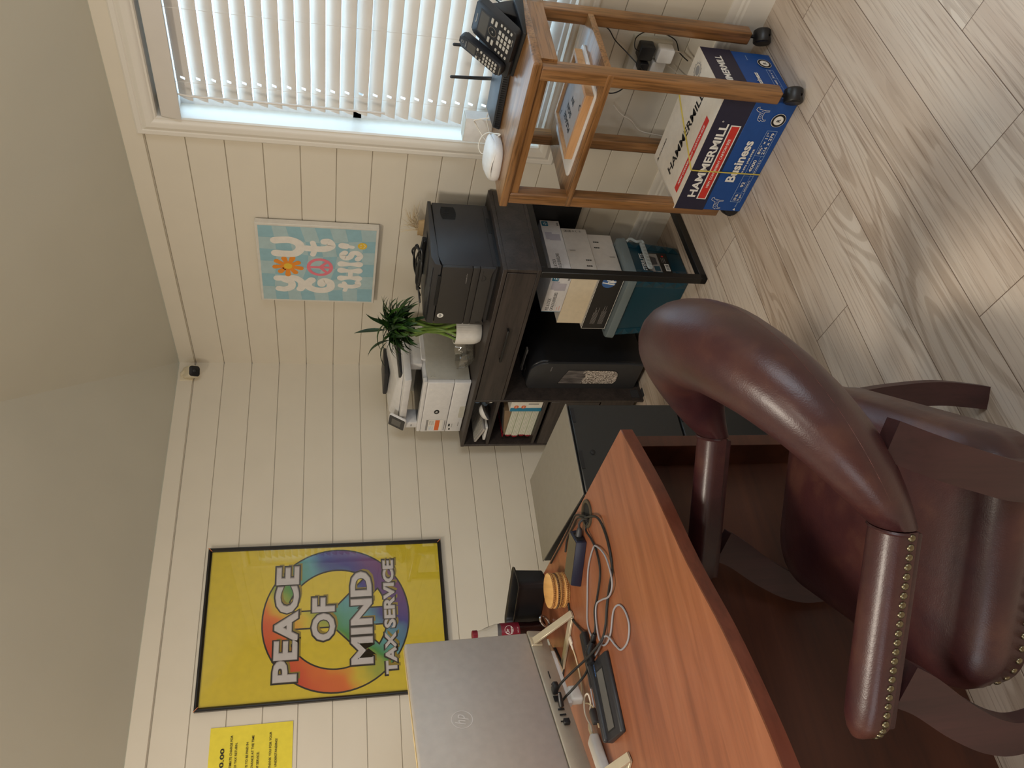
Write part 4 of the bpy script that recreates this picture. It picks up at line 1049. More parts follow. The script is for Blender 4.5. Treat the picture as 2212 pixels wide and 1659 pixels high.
# ------------------------------------------------------------------ white multifunction printer
MX, MY = 0.044, 0.06
mf = thing('multifunction_printer', 'white and grey multifunction printer with flatbed at the left end of the credenza', 'printer', crw(MX, MY, CT), CRA)
MW, MD = 0.378, 0.36
wh, gy = MAT['mfp_white'], MAT['mfp_grey']
mb = MB(); mb.box(0.004, MW - 0.002, 0.022, MD, 0.004, 0.198, 0.004, 2); mb.build('body', gy, mf)
mb = MB(); pr = rrect(0.0, MW, 0.078, 0.200, 0.004, 2); Mf = Matrix(((1, 0, 0, 0), (0, 0, 1, 0), (0, 1, 0, 0), (0, 0, 0, 1)))
mb.prism([(0, 0.0775), (MW, 0.0775), (MW, 0.197), (0.0, 0.197)], 0.0, 0.024, Mf, 0.006, 3); mb.build('front_door', wh, mf)
mb = MB(); mb.prism([(0, 0.002), (MW, 0.002), (MW, 0.0755), (0.0, 0.0755)], 0.0, 0.024, Mf, 0.006, 3); tr = mb.build('paper_tray', wh, mf)
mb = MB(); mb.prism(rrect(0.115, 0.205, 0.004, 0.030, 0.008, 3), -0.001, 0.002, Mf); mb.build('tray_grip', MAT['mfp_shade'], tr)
# deck, pillars and cavity
mb = MB(); mb.prism([(0.0, 0.004), (MW, 0.004), (MW, 0.03), (MW - 0.02, 0.05), (MW - 0.02, 0.20), (0.02, 0.20), (0.02, 0.05), (0.0, 0.03)], 0.198, 0.216, None, 0.004, 2)
mb.box(MW - 0.07, MW - 0.004, 0.14, MD, 0.196, 0.218, 0.003, 1); mb.build('deck', wh, mf)
mb = MB(); mb.box(0.045, MW - 0.03, 0.03, 0.30, 0.2155, 0.217); mb.build('output_tray', MAT['black_plastic'], mf)
mb = MB(); mb.box(0.006, 0.05, 0.02, 0.10, 0.214, 0.272, 0.005, 2); mb.build('pillar', wh, mf)
mb = MB(); mb.box(MW - 0.05, MW - 0.006, 0.115, 0.24, 0.214, 0.272, 0.005, 2); mb.build('pillar', wh, mf)
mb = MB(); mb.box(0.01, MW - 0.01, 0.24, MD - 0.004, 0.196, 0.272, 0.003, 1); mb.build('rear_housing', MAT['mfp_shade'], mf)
mb = MB(); mb.box(0.02, 0.035, 0.0192, 0.0202, 0.24, 0.243); mb.build('usb_slot', MAT['ink_black'], mf)
# scanner bed and lid
mb = MB(); mb.hexa([(0.012, 0.03, 0.268), (MW + 0.004, 0.012, 0.268), (MW + 0.004, MD, 0.268), (0.0, MD, 0.268), (0.012, 0.022, 0.300), (MW + 0.006, 0.004, 0.300), (MW + 0.006, MD, 0.305), (0.0, MD, 0.305)], 0.005, 2); mb.build('scanner_bed', wh, mf)
mb = MB(); mb.hexa([(0.02, 0.05, 0.302), (MW, 0.05, 0.302), (MW, MD, 0.302), (0.02, MD, 0.302), (0.03, 0.10, 0.345), (MW - 0.10, 0.08, 0.325), (MW - 0.10, MD, 0.36), (0.03, MD, 0.36)], 0.008, 3); mb.build('scanner_lid', wh, mf)
mb = MB(); mb.hexa([(MW - 0.13, 0.06, 0.306), (MW - 0.01, 0.06, 0.306), (MW - 0.01, MD - .01, 0.306), (MW - 0.13, MD - .01, 0.306), (MW - 0.13, 0.09, 0.318), (MW - 0.01, 0.07, 0.318), (MW - 0.01, MD - .01, 0.335), (MW - 0.13, MD - .01, 0.35)], 0.004, 2); mb.build('feeder_tray', MAT['black_satin'], mf)
mb = MB(); mb.box(0.06, 0.22, 0.18, 0.34, 0.352, 0.372, 0.006, 2); mb.build('feeder_cover', MAT['black_satin'], mf)
# tilting touch panel
Mt = Matrix.Translation((0.045, 0.005, 0.283)) @ Matrix.Rotation(math.radians(-14), 4, 'Z') @ Matrix.Rotation(math.radians(62), 4, 'X')
mb = MB(); mb.prism(rrect(-0.06, 0.06, -0.01, 0.075, 0.010, 4), -0.012, 0.0, Mt, 0.003, 2); tp = mb.build('touch_panel', MAT['mfp_white'], mf)
mb = MB(); mb.prism(rrect(-0.057, 0.057, -0.007, 0.072, 0.008, 4), -0.0005, 0.0015, Mt); mb.build('bezel', MAT['black_satin'], tp)
mb = MB(); mb.prism(rrect(-0.033, 0.033, 0.012, 0.057, 0.002, 2), 0.0015, 0.002, Mt); mb.build('screen', MAT['screen_grey'], tp)
mb = MB(); mb.box(0.03, 0.08, 0.02, 0.06, 0.27, 0.295, 0.006, 2); mb.build('panel_hinge', MAT['mfp_white'], mf)
d = Decal((0, 0, 0), (1, 0, 0), (0, 0, 1))
d.disc('ink_black', 0.161, 0.135, 0.0165, 0.0125, L=1); d.text('ink_white', 'hp', 0.161, 0.1285, 0.015, 0.014, 0.02, 0.3, align='c', L=2)
d.rect('paper_white', 0.012, 0.098, 0.098, 0.176, 1); d.rect('ink_grey', 0.012, 0.166, 0.098, 0.176, 2); d.rect('orange_ink', 0.014, 0.112, 0.096, 0.133, 2)
for k in range(5): d.rect('ink_grey', 0.056, 0.139 + k * 0.005, 0.09, 0.1405 + k * 0.005, 2); d.rect('ink_lightblue', 0.016, 0.139 + k * 0.005, 0.048, 0.1405 + k * 0.005, 2)
d.text('ink_black', 'Color LaserJet', 0.015, 0.0845, 0.08, 0.006, 0.01)
for x, z, s_ in ((0.046, 0.06, 0.02), (0.018, 0.056, 0.012)): d.rect('ink_black', x, z, x + s_, z + 0.008, 1)
d.text('ink_grey', 'WiFi', 0.036, 0.048, 0.03, 0.005, 0.01); d.text('ink_grey', 'M283', 0.05, 0.02, 0.03, 0.004, 0.01)
d.disc('ink_white', 0.33, 0.178, 0.0055, L=1)
d.build(mf, {'ink_black': 'badge', 'paper_white': 'sticker', 'orange_ink': 'sticker_band', 'ink_white': 'button', 'ink_grey': 'small_print', 'ink_lightblue': 'sticker_print'})
mb = MB(); Ms = Matrix(((0, 0, 1, MW - 0.002), (1, 0, 0, 0), (0, 1, 0, 0), (0, 0, 0, 1)))
for a in (0.012, 0.0065):
    for x0, x1, y0, y1 in ((-a, a, -a, -a + .0012), (-a, a, a - .0012, a), (-a, -a + .0012, -a, a), (a - .0012, a, -a, a)): mb.box(x0, x1, y0, y1, 0, 0.0012, M=Ms @ Matrix.Translation((0.046, 0.172, 0)))
mb.build('release_button', MAT['mfp_shade'], mf)

# ------------------------------------------------------------------ lucky bamboo in a white pot
pl = thing('bamboo_plant', 'braided lucky bamboo in a small white ribbed pot between the printers', 'plant', crw(0.712, 0.115, CT), CRA)
mb = MB(); rings = []
for r, z in ((0.040, 0.0), (0.047, 0.004), (0.054, 0.016), (0.0575, 0.03), (0.0585, 0.05), (0.059, 0.113), (0.055, 0.113), (0.0545, 0.10), (0.03, 0.098)):
    rings.append([((r * (1 + (0.012 if (i % 2 and z > 0.01 and r > 0.0555) else 0))) * math.cos(2 * PI * i / 72), (r * (1 + (0.012 if (i % 2 and z > 0.01 and r > 0.0555) else 0))) * math.sin(2 * PI * i / 72), z) for i in range(72)])
mb.loft(rings); mb.build('pot', MAT['pot_white'], pl, 20)
mb = MB(); mb.lathe([(0.054, 0.0985), (0.03, 0.103), (0.0, 0.104)], n=24)
for k in range(26):
    a = rnd.uniform(0, 6.28); r = rnd.uniform(0, 0.048); mb.sphere((r * math.cos(a), r * math.sin(a), 0.102), rnd.uniform(0.004, 0.007), 6)
mb.build('soil', MAT['soil'], pl)
rp = random.Random(12)
canes = []
for k in range(9):
    a0 = 2 * PI * k / 9; tw = 1.5 + 0.3 * (k % 2)
    pts = []
    H = 0.20 + 0.05 * rp.random()
    for i in range(13):
        f = i / 12; a = a0 + tw * f * (1 if k % 2 else -1)
        r = 0.043 * (1 - 0.62 * math.sin(PI * min(f * 1.15, 1))) if f < 0.9 else 0.026
        pts.append((r * math.cos(a) + 0.018 * f, r * math.sin(a), 0.10 + H * f))
    canes.append(pts)
    mb = MB(); rr_ = [0.0062 + (0.0012 if i % 3 == 0 else 0) for i in range(13)]
    mb.tube(pts, rr_, 8); mb.build('cane', MAT['cane_yellow' if k == 4 else 'cane_green'], pl)
def leaf(m2, base, dr_, L_, W_, droop):
    d0 = Vector(dr_).normalized(); side = d0.cross(Vector((0, 0, 1)))
    side = side.normalized() if side.length > 1e-3 else Vector((1, 0, 0))
    pts = []; p = Vector(base); dd = d0.copy(); n = 9
    for i in range(n + 1):
        f = i / n; wd = W_ * (math.sin(PI * min(1, 0.06 + f * 0.94)) ** 0.8) * (1 - 0.35 * f) * (0.35 + 0.65 * min(1, f * 4)) if f < 1 else 0.0003
        nrm = side.cross(dd).normalized()
        pts.append([p - side * wd / 2 + nrm * wd * 0.18, p + nrm * 0.0, p + side * wd / 2 + nrm * wd * 0.18])
        p = p + dd * (L_ / n); dd = (dd + Vector((0, 0, -droop / n))).normalized()
    m2.loft(pts, closed=False, cap=False)
L1, L2 = MB(), MB()
for k, pts in enumerate(canes):
    tip = Vector(pts[-1])
    for j in range(3):
        z0_ = tip + Vector((rp.uniform(-.01, .01), rp.uniform(-.01, .01), -0.008 * j))
        sh = Vector((rp.uniform(-0.55, 0.5), rp.uniform(-0.5, 0.35), 1)).normalized()
        st = [z0_ + sh * t for t in (-0.02, 0.015, 0.045, 0.07)]
        (L1 if j % 2 else L2).tube(st, 0.0028, 6)
        for i in range(6):
            a = rp.uniform(0, 2 * PI); b = st[0].lerp(st[3], 0.2 + 0.8 * i / 6)
            up_ = rp.uniform(0.0, 1.3)
            leaf(L1 if rp.random() < 0.5 else L2, b, (math.cos(a) * 1.1, math.sin(a) * 0.75, up_), rp.uniform(0.08, 0.145), rp.uniform(0.019, 0.030), rp.uniform(0.8, 2.6))
# a few long single leaves that break the outline
for bx3, dx3 in (((0.03, -0.02, 0.36), (0.5, -0.1, 1.2)), ((0.03, 0, 0.37), (0.25, 0, 1.3)), ((-0.05, -0.02, 0.38), (-0.35, -0.1, 1.0)), ((-0.06, -0.02, 0.39), (-0.8, -0.4, 0.7)), ((0.06, 0.0, 0.36), (1.0, 0.0, 0.9)), ((0.08, 0.0, 0.33), (1.2, 0.0, 0.5)), ((-0.01, 0, 0.40), (-0.1, 0, 1.3))):
    leaf(L2, bx3, dx3, 0.13, 0.026, 1.6)
L1.build('foliage', MAT['leaf_green'], pl, 60); L2.build('foliage', MAT['leaf_dark'], pl, 60)

# woven pot with thin pale strands fanning up behind the black printer
wp = thing('woven_pot', 'beige woven pot with pale strands behind the black printer', 'pot', crw(0.985, 0.435, CT), CRA)
mb = MB(); rings = []
for i in range(31):
    f = i / 30; z = 0.27 * f; r = 0.012 + 0.030 * math.sin(PI * (0.25 + 0.55 * f)) + 0.0016 * math.sin(f * 95)
    rings.append([(r * 1.25 * math.cos(2 * PI * k / 28), r * 0.6 * math.sin(2 * PI * k / 28) , z) for k in range(28)])
mb.loft(rings); mb.build('basket', MAT['straw'], wp)
mb = MB()
for k in range(46):
    a = rp.uniform(-0.3, 1.5); L_ = rp.uniform(0.06, 0.13)
    b = Vector((rp.uniform(-0.02, 0.02), rp.uniform(-0.008, 0.008), 0.268)); e = b + Vector((L_ * math.sin(a), rp.uniform(-0.006, 0.012), L_ * math.cos(a) * 0.65))
    m_ = b.lerp(e, 0.5) + Vector((0, 0, 0.014)); mb.tube([b, m_, e], [0.0011, 0.0009, 0.0004], 4)
pm = mb.build('strands', MAT['strands'], wp); pm['kind'] = 'stuff'

# cut glass bowl
gb = thing('glass_bowl', 'cut glass bowl standing left of the bamboo pot', 'bowl', crw(0.548, 0.14, CT), CRA)
mb = MB(); rings = []; N = 64
outer = [(0.030, 0.0), (0.036, 0.002), (0.05, 0.012), (0.066, 0.03), (0.072, 0.04), (0.074, 0.046), (0.077, 0.060), (0.080, 0.074)]
for r, z in outer:
    amp = 0.0022 if 0.01 < z < 0.045 else 0.0008
    rings.append([((r + amp * (1 if (i // 2) % 2 else -1)) * math.cos(2 * PI * i / N), (r + amp * (1 if (i // 2) % 2 else -1)) * math.sin(2 * PI * i / N), z + (0.0025 * math.cos(8 * 2 * PI * i / N) if z > 0.07 else 0)) for i in range(N)])
for r, z in ((0.0775, 0.074), (0.074, 0.060), (0.070, 0.046), (0.060, 0.032), (0.045, 0.014), (0.001, 0.006)):
    rings.append([(r * math.cos(2 * PI * i / N), r * math.sin(2 * PI * i / N), z + (0.0025 * math.cos(8 * 2 * PI * i / N) if z > 0.07 else 0)) for i in range(N)])
mb.loft(rings); mb.build('bowl', MAT['cut_glass'], gb, 25)

# ------------------------------------------------------------------ cubby contents
kb = thing('keyboard', 'grey slim keyboard leaning on edge in the top cubby', 'keyboard', crw(0.018, 0.012, 0.7125), CRA)
Mk = Matrix.Translation((0.0, 0.0, 0.0)) @ Matrix.Rotation(math.radians(15), 4, 'Y') @ Matrix.Rotation(math.radians(-2), 4, 'Z')
mb = MB(); mb.prism(rrect(0.0, 0.115, 0.0, 0.34, 0.006, 3), 0.0, 0.010, Matrix.Translation((0.0, 0.0, 0.046)) @ Mk, 0.002, 2); mb.build('body', MAT['silver_paint'], kb)
mb = MB()
for i in range(6):
    for j in range(18): mb.box(0.008 + i * 0.0172, 0.022 + i * 0.0172, 0.012 + j * 0.0177, 0.0265 + j * 0.0177, 0.010, 0.0125, M=Matrix.Translation((0.0, 0.0, 0.046)) @ Mk)
mb.build('keys', MAT['key_grey'], kb)
k2 = thing('keyboard', 'white keyboard lying flat under the grey slim keyboard', 'keyboard', crw(0.03, 0.016, 0.7125), CRA)
mb = MB(); mb.prism(rrect(0.0, 0.10, 0.0, 0.33, 0.006, 3), 0.001, 0.013, Matrix.Rotation(math.radians(3), 4, 'Z'), 0.002, 2); mb.build('body', MAT['white_plastic'], k2)
ms = thing('computer_mouse', 'white computer mouse standing in the top cubby', 'mouse', crw(0.215, 0.05, 0.7125), CRA)
Mm = Matrix.Translation((0, 0, 0.028)) @ Matrix.Rotation(math.radians(-28), 4, 'Y')
mb = MB(); rings = []
for k in range(9):
    f = k / 8; r = math.cos(f * PI / 2 * 0.97)
    rings.append([Mm @ Vector((0.052 * r * math.cos(2 * PI * i / 28), 0.031 * r * math.sin(2 * PI * i / 28), 0.028 * math.sin(f * PI / 2) - 0.004)) for i in range(28)])
mb.loft(rings); mb.build('shell', MAT['white_plastic'], ms, 60)
mb = MB(); mb.box(-0.02, -0.008, -0.003, 0.003, 0.0235, 0.026, 0.001, 1, M=Mm); mb.build('scroll_wheel', MAT['ink_grey'], ms)
m3 = thing('computer_mouse', 'pale grey mouse up under the credenza top in the cubby', 'mouse', crw(0.225, 0.14, 0.7125), CRA)
mb = MB(); mb.box(-0.05, 0.05, -0.03, 0.03, 0.0, 0.030, 0.012, 4); mb.sphere((0, 0, 0.055), 0.036, 18, 0.7); mb.build('shell', MAT['ink_lightblue'], m3, 60)
ch = thing('wall_charger', 'small black charger with white label in the top cubby', 'charger', crw(0.31, 0.06, 0.7125), CRA)
mb = MB(); mb.box(-0.026, 0.026, -0.016, 0.016, 0.0, 0.036, 0.004, 2); mb.build('housing', MAT['black_plastic'], ch)
mb = MB(); mb.box(-0.012, 0.012, -0.0168, -0.0158, 0.008, 0.020); mb.build('label', MAT['paper_white'], ch)
mb = MB(); mb.tube(catmull([(0.01, 0.0, 0.036), (0.012, 0.0, 0.055), (0.025, 0.02, 0.062), (0.03, 0.05, 0.05)], 6), 0.003, 6); mb.build('cord', MAT['cord_black'], ch)
# booklets on the middle shelf
zs = 0.4838
for k, nm in enumerate(('bottom', 'second lowest', 'third lowest', 'topmost')):
    t = thing('booklet', 'red spined booklet of pale green pages, %s of the four in the cubby stack' % nm, 'booklet', crw(0.05, 0.03, zs + 0.0335 * k), CRA, 'red spined booklets stacked in the cubby')
    ox = (0.0, 0.004, -0.004, 0.003)[k]
    for c_, mt in ((0, 'page_green'), (1, 'paper_white')):
        mb = MB()
        for j in range(c_, 9, 2): mb.box(ox + rnd.uniform(0, .003), 0.205 + ox + rnd.uniform(-.006, 0), rnd.uniform(0, .002), 0.27, 0.0005 + j * 0.0036, 0.0036 + j * 0.0036)
        mb.build('pages', MAT[mt], t)
    mb = MB(); mb.prism([(ox + 0.002, 0.001), (ox + 0.002, 0.0325)] + [(ox - 0.010 * math.sin(PI * a / 8), 0.0325 - 0.0315 * a / 8) for a in range(1, 8)], 0.0, 0.272, Matrix(((1, 0, 0, 0), (0, 0, 1, -0.001), (0, 1, 0, 0), (0, 0, 0, 1))), 0.0008, 1)
    mb.build('spine', MAT['red_folder'], t)
ef = thing('expanding_file', 'open dark file folder with scalloped red edge resting on the booklets', 'folder', crw(0.05, 0.032, zs + 0.1345), CRA)
mb = MB(); mb.hexa([(0.0, 0.0, 0.001), (0.20, 0.0, 0.001), (0.20, 0.26, 0.001), (0.0, 0.26, 0.001), (0.01, 0.0, 0.006), (0.20, 0.0, 0.034), (0.20, 0.26, 0.034), (0.01, 0.26, 0.006)], 0.0008, 1); mb.build('leaves', MAT['folder_tan'], ef)
mb = MB(); mb.hexa([(0.012, 0.02, 0.008), (0.20, 0.02, 0.036), (0.20, 0.26, 0.036), (0.012, 0.26, 0.008), (0.012, 0.02, 0.010), (0.20, 0.02, 0.040), (0.20, 0.26, 0.040), (0.012, 0.26, 0.010)]); mb.build('flap', MAT['folder_dark'], ef)
mb = MB()
for k in range(11): mb.lathe([(0.0, 0), (0.0105, 0), (0.0105, 0.0014), (0.0, 0.0014)], n=14, M=Matrix.Translation((-0.004 + k * 0.0005, 0.006 + k * 0.022, 0.008 + k * 0.0002)) @ Matrix.Rotation(0.15, 4, 'Y'))
mb.build('scalloped_edge', MAT['red_folder'], ef)
wx = thing('envelope_box', 'small white box with blue band at the right end of the cubby', 'box', crw(0.266, 0.018, zs), CRA)
mb = MB(); mb.box(0.0, 0.084, 0.0, 0.25, 0.001, 0.152, 0.001, 1); mb.build('carton', MAT['paper_white'], wx)
d = Decal((0, 0, 0), (1, 0, 0), (0, 0, 1)); d.rect('blue_band', 0.0, 0.001, 0.026, 0.151, 1); d.rect('ink_grey', 0.052, 0.02, 0.060, 0.07, 1)
for z in (0.09, 0.125): d.disc('orange_ink', 0.034, z, 0.011, L=2); d.text('ink_white', '100', 0.034, z - 0.003, None, 0.006, 0.02, align='c', L=3)
d.build(wx, {'blue_band': 'blue_band', 'orange_ink': 'sticker', 'ink_grey': 'label'})
# ------------------------------------------------------------------ under the credenza: teal tub, toner boxes, envelopes, shredder
tu = thing('storage_tub', 'teal storage tub with clear lid under the credenza', 'tub', crw(0.715, 0.085, 0.001), CRA)
TW, TD, TH_ = 0.365, 0.245, 0.262
mb = MB()
def tubring(z, ins, rib=0.0):
    out = []
    x0, x1, y0, y1 = ins, TW - ins, ins, TD - ins
    return [(x, y, z) for x, y in rrect(x0, x1, y0, y1, 0.025, 4)]
rings = [tubring(0.0, 0.024), tubring(0.004, 0.02), tubring(TH_, 0.004), tubring(TH_, 0.008), tubring(0.008, 0.024)]
mb.loft(rings); mb.build('bin', MAT['teal_plastic'], tu)
# moulded corner columns with zigzag facets
for cx_, cy_, sx_, sy_ in ((0, 0, 1, 1), (TW, 0, -1, 1), (TW, TD, -1, -1), (0, TD, 1, -1)):
    n = 5; mb = MB()
    for fx in (0, 1):       # one column strip on each face
        for k in range(n):
            za, zb_ = 0.006 + k * (TH_ - .012) / n, 0.006 + (k + 1) * (TH_ - .012) / n
            zm = (za + zb_) / 2
            ia, ib = 0.02 - 0.016 * za / TH_, 0.02 - 0.016 * zb_ / TH_
            im = (ia + ib) / 2
            wdt = 0.05
            def pt(t, out_, z, ins):
                if fx == 0: return (cx_ + sx_ * (t + ins), cy_ + sy_ * (ins - out_), z)
                return (cx_ + sx_ * (ins - out_), cy_ + sy_ * (t + ins), z)
            A, B_, C_, D_ = pt(0.012, 0.001, za, ia), pt(wdt, 0.001, za, ia), pt(wdt, 0.001, zb_, ib), pt(0.012, 0.001, zb_, ib)
            P_ = pt(wdt * 0.5, 0.008, zm, im)
            for q1, q2 in ((A, B_), (B_, C_), (C_, D_), (D_, A)): mb.poly([q1, q2, P_])
    mb.build('corner_rib', MAT['teal_plastic'], tu, 5)
mb = MB(); mb.box(0.03, TW - 0.03, 0.03, TD - 0.03, 0.012, 0.20, 0.01, 2); mb.build('contents', MAT['folder_dark'], tu)
mb = MB(); rings = [[(x, y, z) for x, y in rrect(-o, TW + o, -o, TD + o, 0.03, 4)] for z, o in ((0.245, 0.006), (0.247, 0.008), (0.276, 0.006), (0.280, 0.003), (0.283, -0.012), (0.279, -0.014))]
mb.loft(rings); mb.build('lid', MAT['lid_plastic'], tu)
mb = MB(); x = TW + 0.007
mb.tube(catmull([(x - .004, 0.215, 0.243), (x + .004, 0.225, 0.225), (x + 0.008, 0.205, 0.205), (x + 0.006, 0.212, 0.18), (x + 0.004, 0.20, 0.172)], 8), 0.006, 8)
mb.prism([(0.055, 0.168), (0.205, 0.168), (0.21, 0.172), (0.21, 0.186), (0.20, 0.19), (0.06, 0.19), (0.05, 0.186), (0.05, 0.172)], x - 0.003, x + 0.006, Matrix(((0, 0, 1, 0), (1, 0, 0, 0), (0, 1, 0, 0), (0, 0, 0, 1))), 0.002, 1)
for k in range(7): mb.tube([(x + 0.0065, 0.06 + k * 0.02, 0.171), (x + 0.0065, 0.07 + k * 0.02, 0.187), (x + 0.0065, 0.08 + k * 0.02, 0.171)], 0.0012, 4)
mb.build('handle', MAT['tub_handle'], tu)
mb = MB(); mb.box(TW - 0.012, TW - 0.0085, 0.045, 0.165, 0.075, 0.21); lab = mb.build('label', MAT['label_black'], tu)
d = Decal((TW - 0.0085, 0.045, 0.075), (0, 1, 0), (0, 0, 1))
d.text('ink_white', 'STERILITE', 0.008, 0.108, 0.104, 0.018, 0.03); d.rect('ink_grey', 0.006, 0.045, 0.114, 0.100, 1)
d.poly('folder_dark', [(0.05, 0.055), (0.09, 0.055), (0.1, 0.085), (0.045, 0.085)], 2); d.rect('mfp_grey', 0.045, 0.085, 0.103, 0.09, 3); d.rect('teal_plastic', 0.01, 0.05, 0.04, 0.075, 2)
d.rect('paper_white', 0.012, 0.006, 0.055, 0.026, 1)
for k in range(9): d.rect('ink_black', 0.016 + k * 0.004, 0.009, 0.0175 + k * 0.004 + 0.001 * (k % 2), 0.022, 2)
d.disc('ink_red', 0.1, 0.022, 0.005, L=1)
for k in range(3): d.rect('ink_grey', 0.062, 0.03 - k * 0.007, 0.09, 0.032 - k * 0.007, 1)
d.build(tu, {'ink_white': 'lettering', 'ink_grey': 'label_panel', 'folder_dark': 'label_picture', 'paper_white': 'barcode_patch', 'ink_black': 'barcode', 'ink_red': 'maker_mark', 'mfp_grey': 'label_picture', 'teal_plastic': 'label_picture'})
def toner(nm, lab, x, y, z, w_, d_, h_, front, flip):
    t = thing('toner_box', lab, 'box', crw(x, y, z), CRA, 'toner boxes under the credenza')
    m2 = MB(); m2.box(0, w_, 0, d_, 0.0005, h_, 0.001, 1); m2.build('carton', MAT['box_white'], t)
    m2 = MB(); m2.box(0.0, w_, -0.0015, 0.001, 0.0005, h_); m2.build('front_flap', MAT[front], t)
    m2 = MB(); m2.box(w_ - 0.0003, w_ + 0.0006, 0.006, d_ - .003, 0.004, h_ - 0.001); m2.build('side_flap', MAT['box_white'], t)
    dd = Decal((w_ + 0.0006, 0, 0), (0, 1, 0), (0, 0, 1))
    def gl(u, v, s_=1):
        return (u, v) if not flip else (d_ - u, h_ - v)
    k = -1 if flip else 1
    # row of handling marks and the CE mark near one end
    cyy = 0.018
    for i, kind in enumerate(('box', 'box', 'ring', 'c', 'e')):
        u0, v0 = gl(d_ - cyy, h_ - 0.018 - i * 0.0165)
        if kind == 'box': dd.frame('ink_black', u0 - .0065, v0 - .0065, u0 + .0065, v0 + .0065, 0.0012, 1); dd.rect('ink_black', u0 - .003, v0 - .003, u0 + .003, v0 + .002, 1)
        elif kind == 'ring': dd.ring('ink_black', u0, v0, 0.0035, 0.0058, 1, 3)
        else:
            a = 180 if not flip else 0
            # the letters stand upright when the box does: their strokes open along the row
            dd.ring('ink_black', u0, v0, 0.0042, 0.0056, 1, 20, 0 + (180 if flip else 0), 180 + (180 if flip else 0))
            if kind == 'e': dd.rect('ink_black', u0 - .0006, v0 - .004, u0 + .0006, v0 + .004, 1)
    for u, v in ((0.05, 0.03), (0.085, 0.027)):
        for j in range(10):
            u0, v0 = gl(u, v); dd.rect('ink_black', u0 - 0.004, v0 - 0.013 + j * 0.0026, u0 + 0.004, v0 - 0.0118 + j * 0.0026 + 0.0006 * (j % 3), 1)
    u0, v0 = gl(0.14, 0.085); dd.rect('ink_grey', u0 - .002, v0 - .012, u0, v0 + .012, 1); dd.rect('ink_grey', u0 + .003, v0 - .012, u0 + .005, v0 + .014, 1)
    dd.build(t, {'ink_black': 'printing', 'ink_grey': 'faint_printing'})
    return t
zl = 0.2855
t1 = toner('a', 'toner box with black front flap and blue round logo on the tub lid', 0.745, 0.115, zl, 0.30, 0.265, 0.108, 'box_black', True)
d = Decal((0, -0.0015, 0), (1, 0, 0), (0, 0, 1))
d.disc('hp_blue', 0.277, 0.060, 0.030, L=1); 
# rounded italic logo letters
d.stroke('ink_white', [(0.266, 0.033), (0.275, 0.088)], 0.006, 2, cap=False); d.stroke('ink_white', [(0.270, 0.060), (0.280, 0.064), (0.279, 0.052), (0.276, 0.036)], 0.006, 2, cap=False)
d.stroke('ink_white', [(0.281, 0.030), (0.289, 0.072)], 0.006, 2, cap=False); d.stroke('ink_white', [(0.288, 0.066), (0.297, 0.068), (0.295, 0.050), (0.286, 0.046)], 0.006, 2, cap=False)
for k in range(5): d.rect('ink_grey', 0.03, 0.075 - k * 0.0045, 0.10 + 0.03 * ((k * 2) % 3) / 2, 0.0765 - k * 0.0045, 1)
for k in range(5): d.rect('ink_grey', 0.03, 0.04 - k * 0.0045, 0.11 + 0.03 * (k % 2), 0.0415 - k * 0.0045, 1)
d.frame('paper_white', 0.0, 0.0, 0.30, 0.108, 0.0022, 2)
d.build(t1, {'hp_blue': 'logo', 'ink_white': 'logo_lettering', 'ink_grey': 'small_print', 'paper_white': 'flap_edge'})
t2 = toner('b', 'toner box with plain cream front flap stacked on the black fronted one', 0.765, 0.125, zl + 0.1085, 0.285, 0.28, 0.112, 'box_cream', False)
en = thing('envelope_box', 'white catalog envelopes box stacked on top of the toner boxes', 'box', crw(0.835, 0.12, zl + 0.221), CRA)
EW, ED, EH = 0.215, 0.33, 0.085
mb = MB(); mb.box(0, EW, 0, ED, 0.0005, EH, 0.001, 1); mb.build('carton', MAT['env_white'], en)
mb = MB(); mb.box(-0.001, 0.0005, -0.0005, ED, 0.0005, EH); mb.build('end_flap', MAT['env_teal'], en)
for O_, ux_, Wd_, off in (((0, 0, 0), (1, 0, 0), EW, 0.0), ((EW, 0, 0), (0, 1, 0), ED, 0.035)):
    d = Decal(O_, ux_, (0, 0, 1)); o = off
    d.text('ink_black', 'PEEL & STICK', 0.008 + o * 0.3, 0.058, 0.07, 0.014, 0.0); d.text('ink_black', 'CATALOG ENVELOPES', 0.008 + o * 0.3, 0.038, 0.105, 0.014, 0.0)
    d.rect('ink_grey', 0.008, 0.032, 0.06, 0.0325, 1); d.rect('orange_ink', 0.008, 0.022, 0.028, 0.0232, 1); d.rect('orange_ink', 0.008, 0.012, 0.035, 0.0132, 1)
    e_ = Wd_ - 0.006
    d.rect('env_lilac', e_ - 0.085 - o, 0.012, e_ - 0.045 - o, 0.06, 1); d.rect('env_lilac', e_ - 0.08 - o, 0.045, e_ - 0.035 - o, 0.075, 1)
    d.poly('env_teal', [(a + e_ - 0.032, b + 0.052) for a, b in rrect(0, 0.03, 0, 0.028, 0.004, 3)], 1)
    d.rect('ink_white', e_ - 0.026, 0.062, e_ - 0.008, 0.066, 2); d.rect('ink_white', e_ - 0.022, 0.070, e_ - 0.01, 0.073, 2); d.rect('ink_white', e_ - 0.026, 0.056, e_ - 0.014, 0.058, 2)
    for k in range(6): d.rect('ink_black', e_ - 0.026 + k * 0.0035, 0.006, e_ - 0.0245 + k * 0.0035, 0.014, 1)
    d.build(en, {'env_lilac': 'envelope_picture', 'env_teal': 'brand_patch', 'orange_ink': 'orange_print', 'ink_grey': 'rule'})
